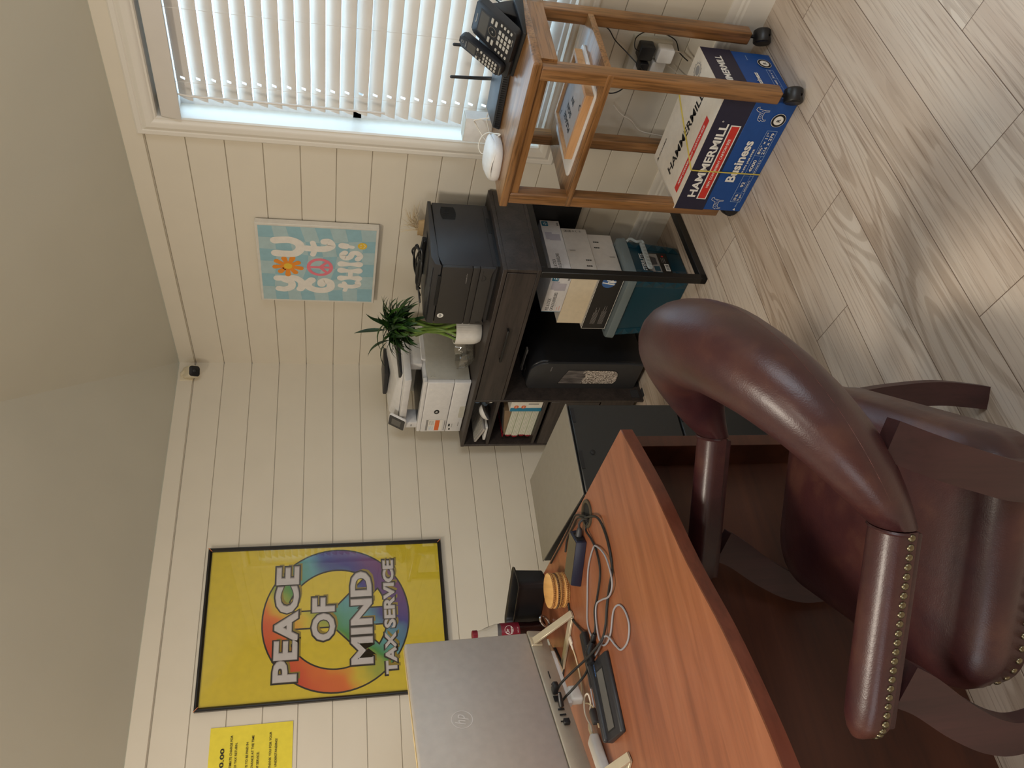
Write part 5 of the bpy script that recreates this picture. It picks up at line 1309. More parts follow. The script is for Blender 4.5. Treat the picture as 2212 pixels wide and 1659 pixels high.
# paper shredder with a window full of shreds
sh = thing('paper_shredder', 'black paper shredder with shreds showing in its window under the credenza', 'shredder', crw(0.345, 0.075, 0.0), CRA)
SWd, SDp, SHt = 0.205, 0.34, 0.575
mb = MB(); pr = [(0.006, 0.035), (SWd - 0.006, 0.035), (SWd, 0.12), (SWd, 0.46)] + [(SWd - 0.07 + 0.07 * math.cos(a * PI / 16), 0.50 + 0.075 * math.sin(a * PI / 16)) for a in range(0, 9)] + [(0.06 - 0.06 * math.sin(a * PI / 16), 0.50 + 0.075 * math.cos(a * PI / 16)) for a in range(0, 9)] + [(0.0, 0.46), (0.0, 0.12)]
Ms = Matrix(((1, 0, 0, 0), (0, 0, 1, 0), (0, 1, 0, 0), (0, 0, 0, 1)))
mb.prism(pr, 0.012, SDp, Ms, 0.012, 3); mb.build('body', MAT['black_plastic'], sh)
mb = MB(); prf = [(a * 0.97 + 0.003, b) for a, b in pr]; mb.prism(prf, 0.0, 0.016, Ms, 0.006, 2); fb = mb.build('front_bin', MAT['charcoal_plastic'], sh)
wn = [(0.042, 0.43), (0.16, 0.43)] + [(0.16, 0.18)] + [(0.12 + 0.04 * math.cos(a * PI / 16), 0.18 - 0.04 * math.sin(a * PI / 16)) for a in range(1, 9)] + [(0.075, 0.14), (0.056, 0.155)]
wn = [(0.062, 0.425), (0.158, 0.395), (0.158, 0.185)] + [(0.118 + 0.04 * math.cos(a * PI / 16), 0.185 - 0.04 * math.sin(a * PI / 16)) for a in range(1, 9)] + [(0.085, 0.143), (0.062, 0.155)]
mb = MB(); mb.prism(wn, -0.0012, 0.002, Ms); mb.build('window', MAT['shreds'], sh)
mb = MB(); mb.tube([(a, -0.0005, b) for a, b in wn], 0.0016, 6, closed=True); mb.build('window_rim', MAT['printer_line'], sh)
d = Decal((0, 0, 0), (1, 0, 0), (0, 0, 1)); d.text('ink_grey', 'fellowes', 0.15, 0.475, 0.03, 0.007, 0.01); d.build(sh)
mb = MB(); mb.box(0.03, SWd - 0.03, 0.10, 0.125, SHt - 0.004, SHt + 0.003, 0.002, 1); mb.build('feed_slot', MAT['ink_grey'], sh)
mb = MB(); mb.box(0.03, 0.10, 0.06, 0.085, SHt - 0.004, SHt + 0.002, 0.001, 1); mb.build('control_strip', MAT['black_satin'], sh)
for x_, y_ in ((0.02, 0.03), (SWd - 0.02, 0.03), (0.02, SDp - .03), (SWd - 0.02, SDp - .03)):
    mb = MB(); mb.lathe([(0.0, 0), (0.019, 0), (0.02, 0.003), (0.02, 0.013), (0.019, 0.016), (0.0, 0.016)], n=18, M=Matrix.Translation((x_ - 0.008, y_, 0.02)) @ Matrix.Rotation(PI / 2, 4, 'Y')); mb.box(x_ - 0.01, x_ + 0.01, y_ - 0.016, y_ + 0.012, 0.022, 0.042, 0.003, 1); mb.build('caster', MAT['black_plastic'], sh)
lb_ = thing('metal_bracket', 'small grey metal bracket at the foot of the credenza cubby', 'bracket', crw(0.3705, 0.02, 0.0), CRA)
mb = MB(); mb.box(0.0, 0.002, 0.0, 0.045, 0.018, 0.058); mb.box(0.0, 0.02, 0.0, 0.045, 0.0, 0.003); mb.build('plate', MAT['charcoal_plastic'], lb_)
# ------------------------------------------------------------------ file cabinet
fc = thing('file_cabinet', 'black two drawer file cabinet with grey top between desk and credenza', 'cabinet', (0.915, -1.475, 0))
FW, FD, FH = 0.508, 0.308, 0.75
mb = MB(); mb.box(0, FW - 0.012, 0, FD, 0.012, FH - 0.004, 0.003, 1); mb.build('body', MAT['file_black'], fc)
mb = MB(); mb.box(-0.001, FW - 0.002, -0.001, FD + 0.001, FH - 0.004, FH, 0.001, 1); mb.build('top', MAT['file_grey'], fc)
for z0_, z1_ in ((0.385, 0.74), (0.025, 0.38)):
    mb = MB(); mb.box(FW - 0.014, FW, 0.004, FD - 0.004, z0_, z1_, 0.003, 1); dw = mb.build('drawer', MAT['file_black'], fc)
    mb = MB(); mb.box(FW - 0.001, FW + 0.002, 0.08, 0.14, z1_ - 0.012, z1_ - 0.002); mb.box(FW - 0.001, FW + 0.002, 0.24, 0.29, z1_ - 0.012, z1_ - 0.002); mb.build('grip', MAT['printer_line'], dw)
mb = MB(); mb.lathe([(0.008, 0.0), (0.008, 0.003), (0.004, 0.004), (0.0, 0.004)], n=16, M=Matrix.Translation((FW, 0.135, FH - 0.055)) @ Matrix.Rotation(PI / 2, 4, 'Y')); mb.build('lock', MAT['printer_line'], fc)

# ------------------------------------------------------------------ bow front desk
dk = thing('bow_front_desk', 'cherry bow front desk with overhanging curved top', 'desk', (0, 0, 0))
DT = 0.76
bow = [(1.792, -1.483), (1.88, -1.683), (1.95, -1.887), (2.02, -2.05), (2.067, -2.195), (2.092, -2.30), (2.12, -2.47), (2.12, -2.66), (2.09, -2.86), (2.03, -3.06), (1.93, -3.28), (1.80, -3.50)]
bow = [(p.x, p.y) for p in catmull([(a, b, 0) for a, b in bow], 5)]
poly_ = bow + [(0.80, -3.55), (0.80, -1.533)]
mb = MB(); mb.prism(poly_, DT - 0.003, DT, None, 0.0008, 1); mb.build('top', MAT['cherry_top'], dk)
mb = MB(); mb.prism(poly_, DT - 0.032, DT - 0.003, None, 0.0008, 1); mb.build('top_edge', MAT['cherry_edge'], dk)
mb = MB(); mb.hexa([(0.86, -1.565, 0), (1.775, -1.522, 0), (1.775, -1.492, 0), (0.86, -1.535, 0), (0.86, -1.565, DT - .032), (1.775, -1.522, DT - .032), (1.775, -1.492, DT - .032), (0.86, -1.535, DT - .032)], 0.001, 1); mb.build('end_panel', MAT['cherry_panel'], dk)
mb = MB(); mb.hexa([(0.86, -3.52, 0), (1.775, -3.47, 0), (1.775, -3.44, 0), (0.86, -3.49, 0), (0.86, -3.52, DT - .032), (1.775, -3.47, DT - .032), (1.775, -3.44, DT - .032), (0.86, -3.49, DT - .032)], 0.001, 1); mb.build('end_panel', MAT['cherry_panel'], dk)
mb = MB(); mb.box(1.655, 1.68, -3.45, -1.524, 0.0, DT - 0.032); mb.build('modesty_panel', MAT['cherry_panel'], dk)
# grommet
mb = MB(); gx, gy_ = 1.452, -1.551
mb.lathe([(0.040, 0.0), (0.040, 0.0045), (0.036, 0.006), (0.031, 0.0045), (0.0305, 0.0005)], (gx, gy_, DT), 36, cap=False)
mb.build('grommet', MAT['grommet'], dk)
mb = MB(); mb.lathe([(0.0, 0.0004), (0.0312, 0.0004), (0.0312, 0.0009), (0.0, 0.0009)], (gx, gy_, DT), 30); mb.build('grommet_hole', MAT['ink_black'], dk)

# ------------------------------------------------------------------ all in one computer seen from behind
T = DT
PCA = math.radians(-59.7)
pc = thing('desktop_computer', 'silver all in one computer seen from behind on the desk', 'computer', (1.176, -1.74, T), PCA)
PX0, PX1 = -0.042, 0.545
yb = -0.10
mb = MB(); mb.hexa([(PX0, yb - 0.026, 0.119), (PX1, yb - 0.026, 0.119), (PX1, yb, 0.119), (PX0, yb, 0.119), (PX0, yb - 0.030, 0.484), (PX1, yb - 0.030, 0.484), (PX1, yb - 0.008, 0.484), (PX0, yb - 0.008, 0.484)], 0.007, 3); mb.build('display_back', MAT['silver_paint'], pc)
mb = MB(); mb.box(PX0 + 0.001, PX1 - .001, yb - 0.036, yb - 0.031, 0.08, 0.486, 0.001, 1); mb.build('display_rim', MAT['tan_edge'], pc)
mb = MB(); mb.hexa([(PX0 - 0.006, yb - 0.03, 0.062), (PX1 + .006, yb - 0.03, 0.062), (PX1 + .006, yb - 0.004, 0.062), (PX0 - 0.006, yb - 0.004, 0.062), (PX0 - 0.006, yb - 0.028, 0.119), (PX1 + .006, yb - 0.028, 0.119), (PX1 + .006, yb + 0.003, 0.119), (PX0 - 0.006, yb + 0.003, 0.119)], 0.005, 2); mb.build('chin', MAT['silver_chin'], pc)
mb = MB(); mb.box(0.03, 0.225, yb - 0.026, yb - 0.008, 0.050, 0.064, 0.004, 2); mb.build('chin_underside', MAT['white_plastic'], pc)  # white strip standing in for the underside of the chin
mb = MB(); mb.box(0.165, 0.218, yb - 0.03, yb - 0.004, 0.016, 0.052, 0.008, 3); mb.build('white_block', MAT['white_plastic'], pc)  # plain white object of unknown kind below the chin
for x0_ in (0.0, 0.492):
    mb = MB()
    wv_ = 0.0125; th_ = 0.0065
    path = [(yb + 0.004, 0.108), (0.0, 0.004), (-0.216, 0.004), (yb - 0.004, 0.062)]
    def bar(a, b, m2):
        dy, dz = b[0] - a[0], b[1] - a[1]; l = math.hypot(dy, dz); ny_, nz_ = -dz / l * th_ / 2, dy / l * th_ / 2
        m2.hexa([(x0_ - wv_, a[0] + ny_, a[1] + nz_), (x0_ + wv_, a[0] + ny_, a[1] + nz_), (x0_ + wv_, b[0] + ny_, b[1] + nz_), (x0_ - wv_, b[0] + ny_, b[1] + nz_), (x0_ - wv_, a[0] - ny_, a[1] - nz_), (x0_ + wv_, a[0] - ny_, a[1] - nz_), (x0_ + wv_, b[0] - ny_, b[1] - nz_), (x0_ - wv_, b[0] - ny_, b[1] - nz_)], 0.0008, 1)
    bar(path[0], path[1], mb); bar(path[1], path[2], mb); bar(path[2], path[3], mb)
    mb.box(x0_ - 0.017, x0_ + 0.017, yb - 0.012, yb + 0.006, 0.085, 0.117, 0.001, 1)
    mb.build('stand_leg', MAT['champagne_metal'], pc)
d = Decal((0, yb + 0.0015, 0), (-1, 0, 0), (0, 0, 1), 0.0003, 0.0012)
d.rect('ink_black', -0.145, 0.093, -0.118, 0.0962, 1); d.disc('ink_black', -0.166, 0.094, 0.0042, L=1)
d.rect('ink_black', -0.183, 0.089, -0.175, 0.101, 1); d.rect('ink_black', -0.226, 0.084, -0.206, 0.104, 1)
for x in (-0.252, -0.270): d.rect('ink_black', x - 0.003, 0.084, x + 0.003, 0.102, 1)
d.rect('ink_black', -0.293, 0.088, -0.289, 0.105, 1); 
d.build(pc, {'ink_black': 'ports'})
mb = MB(); mb.box(0.289, 0.304, yb + 0.002, yb + 0.013, 0.083, 0.099, 0.001, 1); mb.build('usb_receiver', MAT['black_plastic'], pc)
d = Decal((0.248, yb - 0.006, 0.36), (-1, 0, 0), (0, -0.022, 1), 0.0004, 0.0010)
d.ring('mfp_white', 0, 0, 0.0265, 0.0285, 1, 40); d.text('mfp_white', 'hp', 0, -0.017, 0.034, 0.036, 0.0, 0.35, align='c')
d.build(pc, {'mfp_white': 'logo'})
pcw = Matrix.Translation((1.176, -1.74, T)) @ Matrix.Rotation(PCA, 4, 'Z')
def pw(x, y, z): return pcw @ Vector((x, y, z))
def onT(x, y, z=0.0): return Vector((x, y, T + z))
# two black leads plugged into the computer
mb = MB()
A_ = [(1.194, -1.955, 0.850), (1.228, -1.943, 0.845), (1.283, -1.925, 0.820), (1.364, -1.909, 0.795), (1.417, -1.887, 0.775), (1.441, -1.857, 0.766), (1.471, -1.819, 0.764), (1.514, -1.785, 0.764), (1.558, -1.753, 0.764), (1.569, -1.696, 0.764), (1.560, -1.641, 0.765), (1.545, -1.605, 0.770), (1.506, -1.584, 0.774), (1.462, -1.568, 0.772), (1.445, -1.560, 0.7605)]
mb.tube(catmull(A_, 10), 0.0034, 8)
c1 = mb.build('lead', MAT['cord_black']); t = tag(c1, 'thick black display lead curving from computer back to the desk grommet', 'cable')
mb = MB(); Mp_ = pcw @ Matrix.Translation((0.193, yb + 0.016, 0.096)); mb.box(-0.012, 0.010, -0.014, 0.016, -0.008, 0.008, 0.004, 2, M=Mp_); mb.build('plug', MAT['black_plastic'], c1)
mb = MB()
mb.tube(catmull([(1.189, -1.987, 0.845), (1.218, -1.976, 0.835), (1.250, -1.956, 0.810), (1.269, -1.933, 0.785), (1.275, -1.905, 0.772), (1.280, -1.869, 0.772), (1.289, -1.862, 0.768), (1.307, -1.859, 0.766)], 10), 0.0033, 8)
c2 = mb.build('lead', MAT['cord_black']); tag(c2, 'black power lead from computer back to the slim adapter', 'cable')
mb = MB(); mb.tube([pw(0.243, yb + 0.004, 0.090), pw(0.236, yb + 0.016, 0.092), pw(0.224, yb + 0.034, 0.095)], [0.0075, 0.0072, 0.0045], 10); mb.build('plug', MAT['black_plastic'], c2)
# long slim power adapter
pa = thing('power_brick', 'long slim black power adapter beside the computer foot', 'power adapter', (1.272, -1.898, T), math.radians(-86))
mb = MB(); mb.box(-0.075, 0.075, -0.0155, 0.0155, 0.0, 0.020, 0.006, 2); mb.build('housing', MAT['black_plastic'], pa)
mb = MB(); mb.tube(catmull([(-0.075, 0, 0.01), (-0.095, -0.03, 0.006), (-0.15, -0.092, 0.004), (-0.175, -0.102, 0.004), (-0.215, -0.100, 0.004)], 6), 0.0032, 8); mb.build('cord', MAT['cord_black'], pa)
# olive topped power brick
pb_ = thing('power_brick', 'wide flat power brick with olive top beside the grommet', 'power adapter', (1.328, -1.628, T), math.radians(36))
mb = MB(); mb.hexa([(-0.076, -0.036, 0), (0.07, -0.036, 0), (0.07, 0.036, 0), (-0.076, 0.036, 0), (-0.072, -0.032, 0.030), (0.068, -0.032, 0.030), (0.068, 0.032, 0.030), (-0.072, 0.032, 0.030)], 0.003, 2); mb.build('housing', MAT['brick_navy'], pb_)
mb = MB(); mb.box(-0.070, 0.066, -0.030, 0.031, 0.0298, 0.0306); mb.build('top_face', MAT['brick_olive'], pb_)
mb = MB(); mb.box(0.066, 0.0715, -0.024, 0.016, 0.006, 0.025); mb.build('socket', MAT['ink_black'], pb_)
mb = MB(); mb.tube([(0.066, -0.002, 0.014), (0.092, -0.002, 0.014), (0.098, -0.002, 0.015)], [0.010, 0.008, 0.0042], 10); mb.tube(catmull([(0.096, -0.002, 0.015), (0.112, -0.004, 0.018), (0.128, -0.010, 0.012), (0.135, -0.012, 0.003)], 6), 0.0036, 8); mb.build('mains_plug', MAT['charcoal_plastic'], pb_)
# other leads out of the grommet
mb = MB()
mb.tube(catmull([(1.455, -1.560, 0.7605), (1.462, -1.563, 0.772), (1.398, -1.529, 0.774), (1.344, -1.524, 0.770), (1.264, -1.526, 0.766), (1.185, -1.530, 0.765), (1.110, -1.532, 0.764), (1.05, -1.535, 0.764)], 10), 0.003, 8)
tag(mb.build('lead', MAT['cord_black']), 'black lead from the grommet along the rear desk edge', 'cable')
mb = MB()
mb.tube(catmull([(1.460, -1.566, 0.7605), (1.470, -1.575, 0.774), (1.415, -1.545, 0.776), (1.340, -1.538, 0.768), (1.255, -1.540, 0.764), (1.215, -1.565, 0.764)], 10), 0.003, 8)
tag(mb.build('lead', MAT['cord_black']), 'black lead from the grommet tucked behind the olive power brick', 'cable')
mb = MB()
mb.tube(catmull([(1.445, -1.572, 0.7605), (1.436, -1.592, 0.768), (1.456, -1.628, 0.765), (1.474, -1.669, 0.764), (1.471, -1.726, 0.764), (1.413, -1.774, 0.764), (1.372, -1.798, 0.764), (1.361, -1.832, 0.765), (1.336, -1.856, 0.766)], 10), 0.0028, 8)
l3 = mb.build('lead', MAT['cord_black']); tag(l3, 'thin black lead with a joint snaking beside the grey cable', 'cable')
mb = MB(); mb.tube([(1.345, -1.850, 0.766), (1.334, -1.857, 0.767), (1.318, -1.864, 0.767), (1.296, -1.872, 0.766)], [0.006, 0.0076, 0.0072, 0.004], 10); mb.build('joint', MAT['black_plastic'], l3)
# grey cable with its loop
mb = MB()
mb.tube(catmull([(1.317, -1.858, 0.7635), (1.298, -1.827, 0.763), (1.298, -1.799, 0.763), (1.326, -1.757, 0.763), (1.382, -1.685, 0.763), (1.449, -1.653, 0.763), (1.490, -1.663, 0.766), (1.539, -1.708, 0.768), (1.559, -1.760, 0.770), (1.552, -1.793, 0.770), (1.510, -1.806, 0.768), (1.444, -1.792, 0.764), (1.400, -1.788, 0.764), (1.376, -1.812, 0.764), (1.369, -1.859, 0.765), (1.380, -1.889, 0.764), (1.419, -1.898, 0.765), (1.463, -1.885, 0.765), (1.510, -1.844, 0.764), (1.553, -1.843, 0.763), (1.583, -1.868, 0.763), (1.591, -1.904, 0.763), (1.561, -1.934, 0.763), (1.508, -1.939, 0.763), (1.476, -1.920, 0.763), (1.454, -1.893, 0.768), (1.424, -1.882, 0.769), (1.372, -1.896, 0.770), (1.315, -1.915, 0.775), (1.262, -1.945, 0.772), (1.240, -1.975, 0.768), (1.236, -2.012, 0.766)], 8), 0.0025, 8)
tag(mb.build('usb_cable', MAT['cord_grey']), 'grey cable with a round loop lying on the desk', 'cable')

# ------------------------------------------------------------------ signature pad
sp_ = thing('signature_pad', 'black wedge signature pad with grey screen near the desk front', 'signature pad', (1.365, -2.015, T), math.radians(-86))
mb = MB(); mb.hexa([(-0.10, -0.055, 0), (0.10, -0.055, 0), (0.10, 0.055, 0), (-0.10, 0.055, 0), (-0.098, -0.05, 0.022), (0.098, -0.05, 0.022), (0.098, 0.052, 0.014), (-0.098, 0.052, 0.014)], 0.005, 2)
mb.box(-0.098, 0.098, -0.052, -0.034, 0.010, 0.030, 0.007, 3); mb.build('body', MAT['black_satin'], sp_)
d = Decal((0, 0.0, 0.0181), (1, 0, 0), (0, 1, -0.078))
d.rect('ink_black', -0.07, -0.022, 0.082, 0.0265, 0); d.rect('screen_grey', -0.066, -0.017, 0.078, 0.022, 1); d.text('hp_blue', 'TOPAZ', -0.09, -0.028, 0.032, 0.006, 0.02)
d.build(sp_, {'ink_black': 'screen_border', 'screen_grey': 'screen', 'hp_blue': 'lettering'})
mb = MB(); mb.tube([(-0.092, -0.02, 0.028), (-0.118, -0.024, 0.026), (-0.142, -0.03, 0.012)], [0.010, 0.013, 0.011], 14); mb.build('pen_holder', MAT['black_plastic'], sp_)
mb = MB(); mb.tube(catmull([(-0.13, -0.028, 0.014), (-0.11, -0.045, 0.03), (-0.06, -0.060, 0.02), (-0.02, -0.066, 0.01)], 8), 0.0026, 7); mb.build('tether', MAT['cord_black'], sp_)

# ------------------------------------------------------------------ white adapter and white leads under the computer
wa = thing('power_brick', 'white power adapter lying beside the signature pad', 'power adapter', (1.222, -2.125, T), math.radians(-63))
mb = MB(); mb.hexa([(-0.05, -0.022, 0), (0.07, -0.022, 0), (0.07, 0.022, 0), (-0.05, 0.022, 0), (-0.05, -0.02, 0.026), (0.07, -0.02, 0.026), (0.07, 0.02, 0.026), (-0.05, 0.02, 0.026)], 0.007, 3); mb.build('housing', MAT['white_plastic'], wa)
mb = MB(); mb.tube([(-0.05, 0, 0.012), (-0.075, 0, 0.012), (-0.09, 0.002, 0.011)], [0.006, 0.0055, 0.003], 8); mb.build('strain_relief', MAT['light_wire'], wa)
mb = MB()
mb.tube(catmull([(1.195, -2.074, 0.772), (1.193, -2.053, 0.770), (1.163, -2.026, 0.768), (1.154, -2.004, 0.768), (1.174, -1.978, 0.770), (1.202, -1.971, 0.770), (1.213, -1.977, 0.768), (1.211, -1.998, 0.766), (1.195, -2.01, 0.766)], 8), 0.0026, 8)
tag(mb.build('white_lead', MAT['cord_white']), 'white lead coiled at the end of the white adapter', 'cable')
mb = MB()
mb.tube(catmull([(1.127, -1.830, 0.763), (1.141, -1.863, 0.763), (1.149, -1.904, 0.763), (1.151, -1.936, 0.764), (1.145, -1.965, 0.765), (1.156, -1.983, 0.766), (1.195, -1.995, 0.766), (1.225, -2.01, 0.766), (1.234, -2.038, 0.765), (1.24, -2.065, 0.764)], 8), 0.0022, 8)
wl = mb.build('white_lead', MAT['light_wire']); tag(wl, 'thin cream charging lead with rectangular plug beside the computer foot', 'cable')
mb = MB(); mb.box(-0.008, 0.008, -0.012, 0.012, 0.0, 0.007, 0.002, 1, M=Matrix.Translation(onT(1.119, -1.803, 0.0)) @ Matrix.Rotation(0.3, 4, 'Z')); mb.tube([onT(1.122, -1.814, .004), onT(1.127, -1.832, .003)], [0.004, 0.0026], 8); mb.build('plug', MAT['cord_white'], wl)
fb = thing('ferrite_choke', 'small dark cable clip on the leads beside the signature pad', 'cable clip', (1.232, -2.035, T), math.radians(-70))
mb = MB(); mb.box(-0.020, 0.020, -0.010, 0.010, 0.0, 0.018, 0.004, 2); mb.build('body', MAT['charcoal_plastic'], fb)

# ------------------------------------------------------------------ coasters
for k in range(4):
    nm = ('bottom', 'second lowest', 'third lowest', 'topmost')[k]
    t = thing('coaster', 'round wooden beaded coaster, %s of the stack' % nm, 'coaster', (1.137 + (0.003, -0.002, 0.002, -0.001)[k], -1.655 + (0.0, 0.002, -0.002, 0.001)[k], T + 0.0135 * k), 0.4 * k, 'wooden coasters stacked on the desk')
    mb = MB(); mb.lathe([(0.0, 0.0005), (0.050, 0.0005), (0.0515, 0.0015), (0.0515, 0.003), (0.048, 0.0035), (0.048, 0.0098), (0.0512, 0.0102), (0.0512, 0.0125), (0.049, 0.0132), (0.0, 0.0132)], n=44); mb.build('disc', MAT['coaster_wood'], t)
    mb = MB()
    for i in range(54):
        a = 2 * PI * i / 54; mb.sphere((0.0505 * math.cos(a), 0.0505 * math.sin(a), 0.0067), 0.0030, 8)
    bd = mb.build('beads', MAT['bead_dark' if k == 2 else 'bead_wood'], t, 60)

# ------------------------------------------------------------------ letter tray, bottle, card holder
lt = thing('letter_tray', 'glossy black open bin with rounded lip at the back of the desk', 'tray', (0.842, -1.591, T), math.radians(27.4))
mb = MB()
pr = rrect(-0.12, 0.12, -0.043, 0.043, 0.02, 5)
rings = []
for o, z in ((-0.008, 0.0), (-0.004, 0.004), (0.0, 0.09), (0.001, 0.094), (0.009, 0.096), (0.010, 0.100), (0.007, 0.101), (-0.002, 0.097), (-0.004, 0.09), (-0.007, 0.008)):
    rings.append([(x, y, z) for x, y in rrect(-0.12 - o, 0.12 + o, -0.043 - o, 0.043 + o, 0.022 + o * 0.5, 5)])
mb.loft(rings); mb.build('bin', MAT['black_plastic'], lt, 40)
cl_ = thing('key_ring', 'bright metal loop lying beside the bottle foot', 'ring', (0.955, -1.69, T))
mb = MB(); mb.tube([(0.022 * math.cos(a), 0.016 * math.sin(a), 0.006 + 0.02 * (1 + math.cos(a))) for a in [2 * PI * k / 24 for k in range(24)]], 0.004, 8, closed=True); mb.build('loop', MAT['chrome'], cl_)
bt = thing('soda_bottle', 'plastic soda bottle with dark red label behind the computer', 'bottle', (0.845, -1.687, T))
mb = MB(); mb.lathe([(0.0, 0.002), (0.026, 0.0), (0.030, 0.004), (0.031, 0.03), (0.0295, 0.05), (0.031, 0.07), (0.031, 0.105)], n=28); mb.build('drink', MAT['cola'], bt)
mb = MB(); mb.lathe([(0.0315, 0.09), (0.0318, 0.092), (0.0318, 0.150), (0.0315, 0.152)], n=28, cap=False); mb.build('label', MAT['soda_red'], bt)
mb = MB(); mb.lathe([(0.031, 0.104), (0.031, 0.152), (0.030, 0.165), (0.022, 0.195), (0.0135, 0.215), (0.0125, 0.222), (0.0125, 0.228)], n=28); mb.build('neck', MAT['bottle_clear'], bt)
mb = MB(); mb.lathe([(0.0, 0.227), (0.0145, 0.227), (0.0148, 0.229), (0.0148, 0.242), (0.013, 0.244), (0.0, 0.244)], n=22); mb.build('cap', MAT['soda_red'], bt)
a_ = math.atan2(CAMP[1] + 1.687, CAMP[0] - 0.845) + 0.25
d = Decal((0.0318 * math.cos(a_), 0.0318 * math.sin(a_), 0.09), (-math.sin(a_), math.cos(a_), 0), (0, 0, 1), 0.0003, 0.0008)
d.ring('ink_white', 0, 0.037, 0.0135, 0.0145, 1, 30); d.text('ink_white', 'Dr', -0.011, 0.037, None, 0.010, 0.02); d.text('ink_white', 'Pepper', -0.012, 0.024, 0.024, 0.009, 0.01); d.text('ink_white', '20 FL OZ', -0.01, 0.006, 0.018, 0.003)
d.build(bt)
ch_ = thing('card_holder', 'dark card holder with pale cards on the desk beneath the computer', 'card holder', (0.955, -1.83, T), math.radians(-52))
mb = MB(); mb.box(-0.05, 0.05, -0.03, 0.03, 0.0, 0.006, 0.001, 1); mb.box(-0.05, 0.05, 0.026, 0.03, 0.0, 0.018, 0.001, 1); mb.box(-0.05, -0.046, -0.03, 0.03, 0.0, 0.03, 0.001, 1); mb.build('holder', MAT['box_black'], ch_)
mb = MB(); mb.box(-0.044, 0.01, -0.026, -0.01, 0.006, 0.045, 0.0, 1); mb.build('cards', MAT['card_yellow'], ch_)
mb = MB(); mb.box(0.0, 0.046, -0.022, 0.022, 0.006, 0.014); mb.build('cards', MAT['paper_white'], ch_)
# ------------------------------------------------------------------ burgundy captain's chair
CHA = math.radians(-44.4)
ck = thing('captains_chair', 'burgundy leather captains chair with rolled back and nailhead arms facing the desk', 'chair', (2.19, -1.82, 0), CHA)
lea = MAT['burgundy_leather']
NB = 41
def backsec(a):
    """section of the rolled back at angle a (0 = centre rear): centre point, outward dir, sizes"""
    c_ = max(math.cos(a), 0.0)
    x = 0.283 * math.sin(a); y = 0.005 + 0.225 * c_ ** 0.9
    zc = 0.638 + 0.162 * c_ ** 0.85
    rv = 0.034 + 0.078 * c_ ** 0.8; rh = 0.035 + 0.048 * c_ ** 0.9
    od = Vector((math.sin(a) * 0.9, max(c_, 0.02), 0)).normalized()
    return Vector((x, y, zc)), od, rh, rv
angs = [math.radians(-90 + 180 * i / (NB - 1)) for i in range(NB)]
mb = MB(); rings = []
for a in angs:
    p, od, rh, rv = backsec(a)
    c_ = max(math.cos(a), 0)
    ring = []
    for j in range(28):
        t = 2 * PI * j / 28
        u = math.cos(t); v = math.sin(t)
        # fuller roll at the top, flatter skirt on the outside
        uu = u * rh * (1.0 + 0.10 * v); vv = v * rv
        if v < 0: uu *= (1 - 0.30 * c_ * (-v)) ; vv *= 1.05
        lean = 0.022 * c_ * v
        q_ = p + od * (uu + lean) + Vector((0, 0, vv))
        ring.append(q_)
    rings.append(ring)
mb.loft(rings); mb.build('back_roll', lea, ck, 60)
# stitched seam round the outside of the roll
mb = MB()
seam = []
for a in angs[2:-2]:
    p, od, rh, rv = backsec(a)
    c_ = max(math.cos(a), 0); t = math.radians(12)
    seam.append(p + od * (math.cos(t) * rh * (1 + 0.1 * math.sin(t)) + 0.022 * c_ * math.sin(t) - 0.0006) + Vector((0, 0, math.sin(t) * rv)))
sm_ = catmull(seam, 14)
acc = 0.0; seg = [sm_[0]]
for i in range(1, len(sm_)):
    acc += (sm_[i] - sm_[i - 1]).length; seg.append(sm_[i])
    if acc > 0.0042:
        if len(seg) > 1: mb.tube(seg, 0.0007, 4)
        acc = 0.0; seg = [sm_[i]]
        if i + 1 < len(sm_): seg = [sm_[i].lerp(sm_[i + 1], 0.4)]
mb.build('seam_stitching', MAT['thread'], ck)
mb = MB(); mb.tube(seam, 0.0009, 5); mb.build('seam', lea, ck)
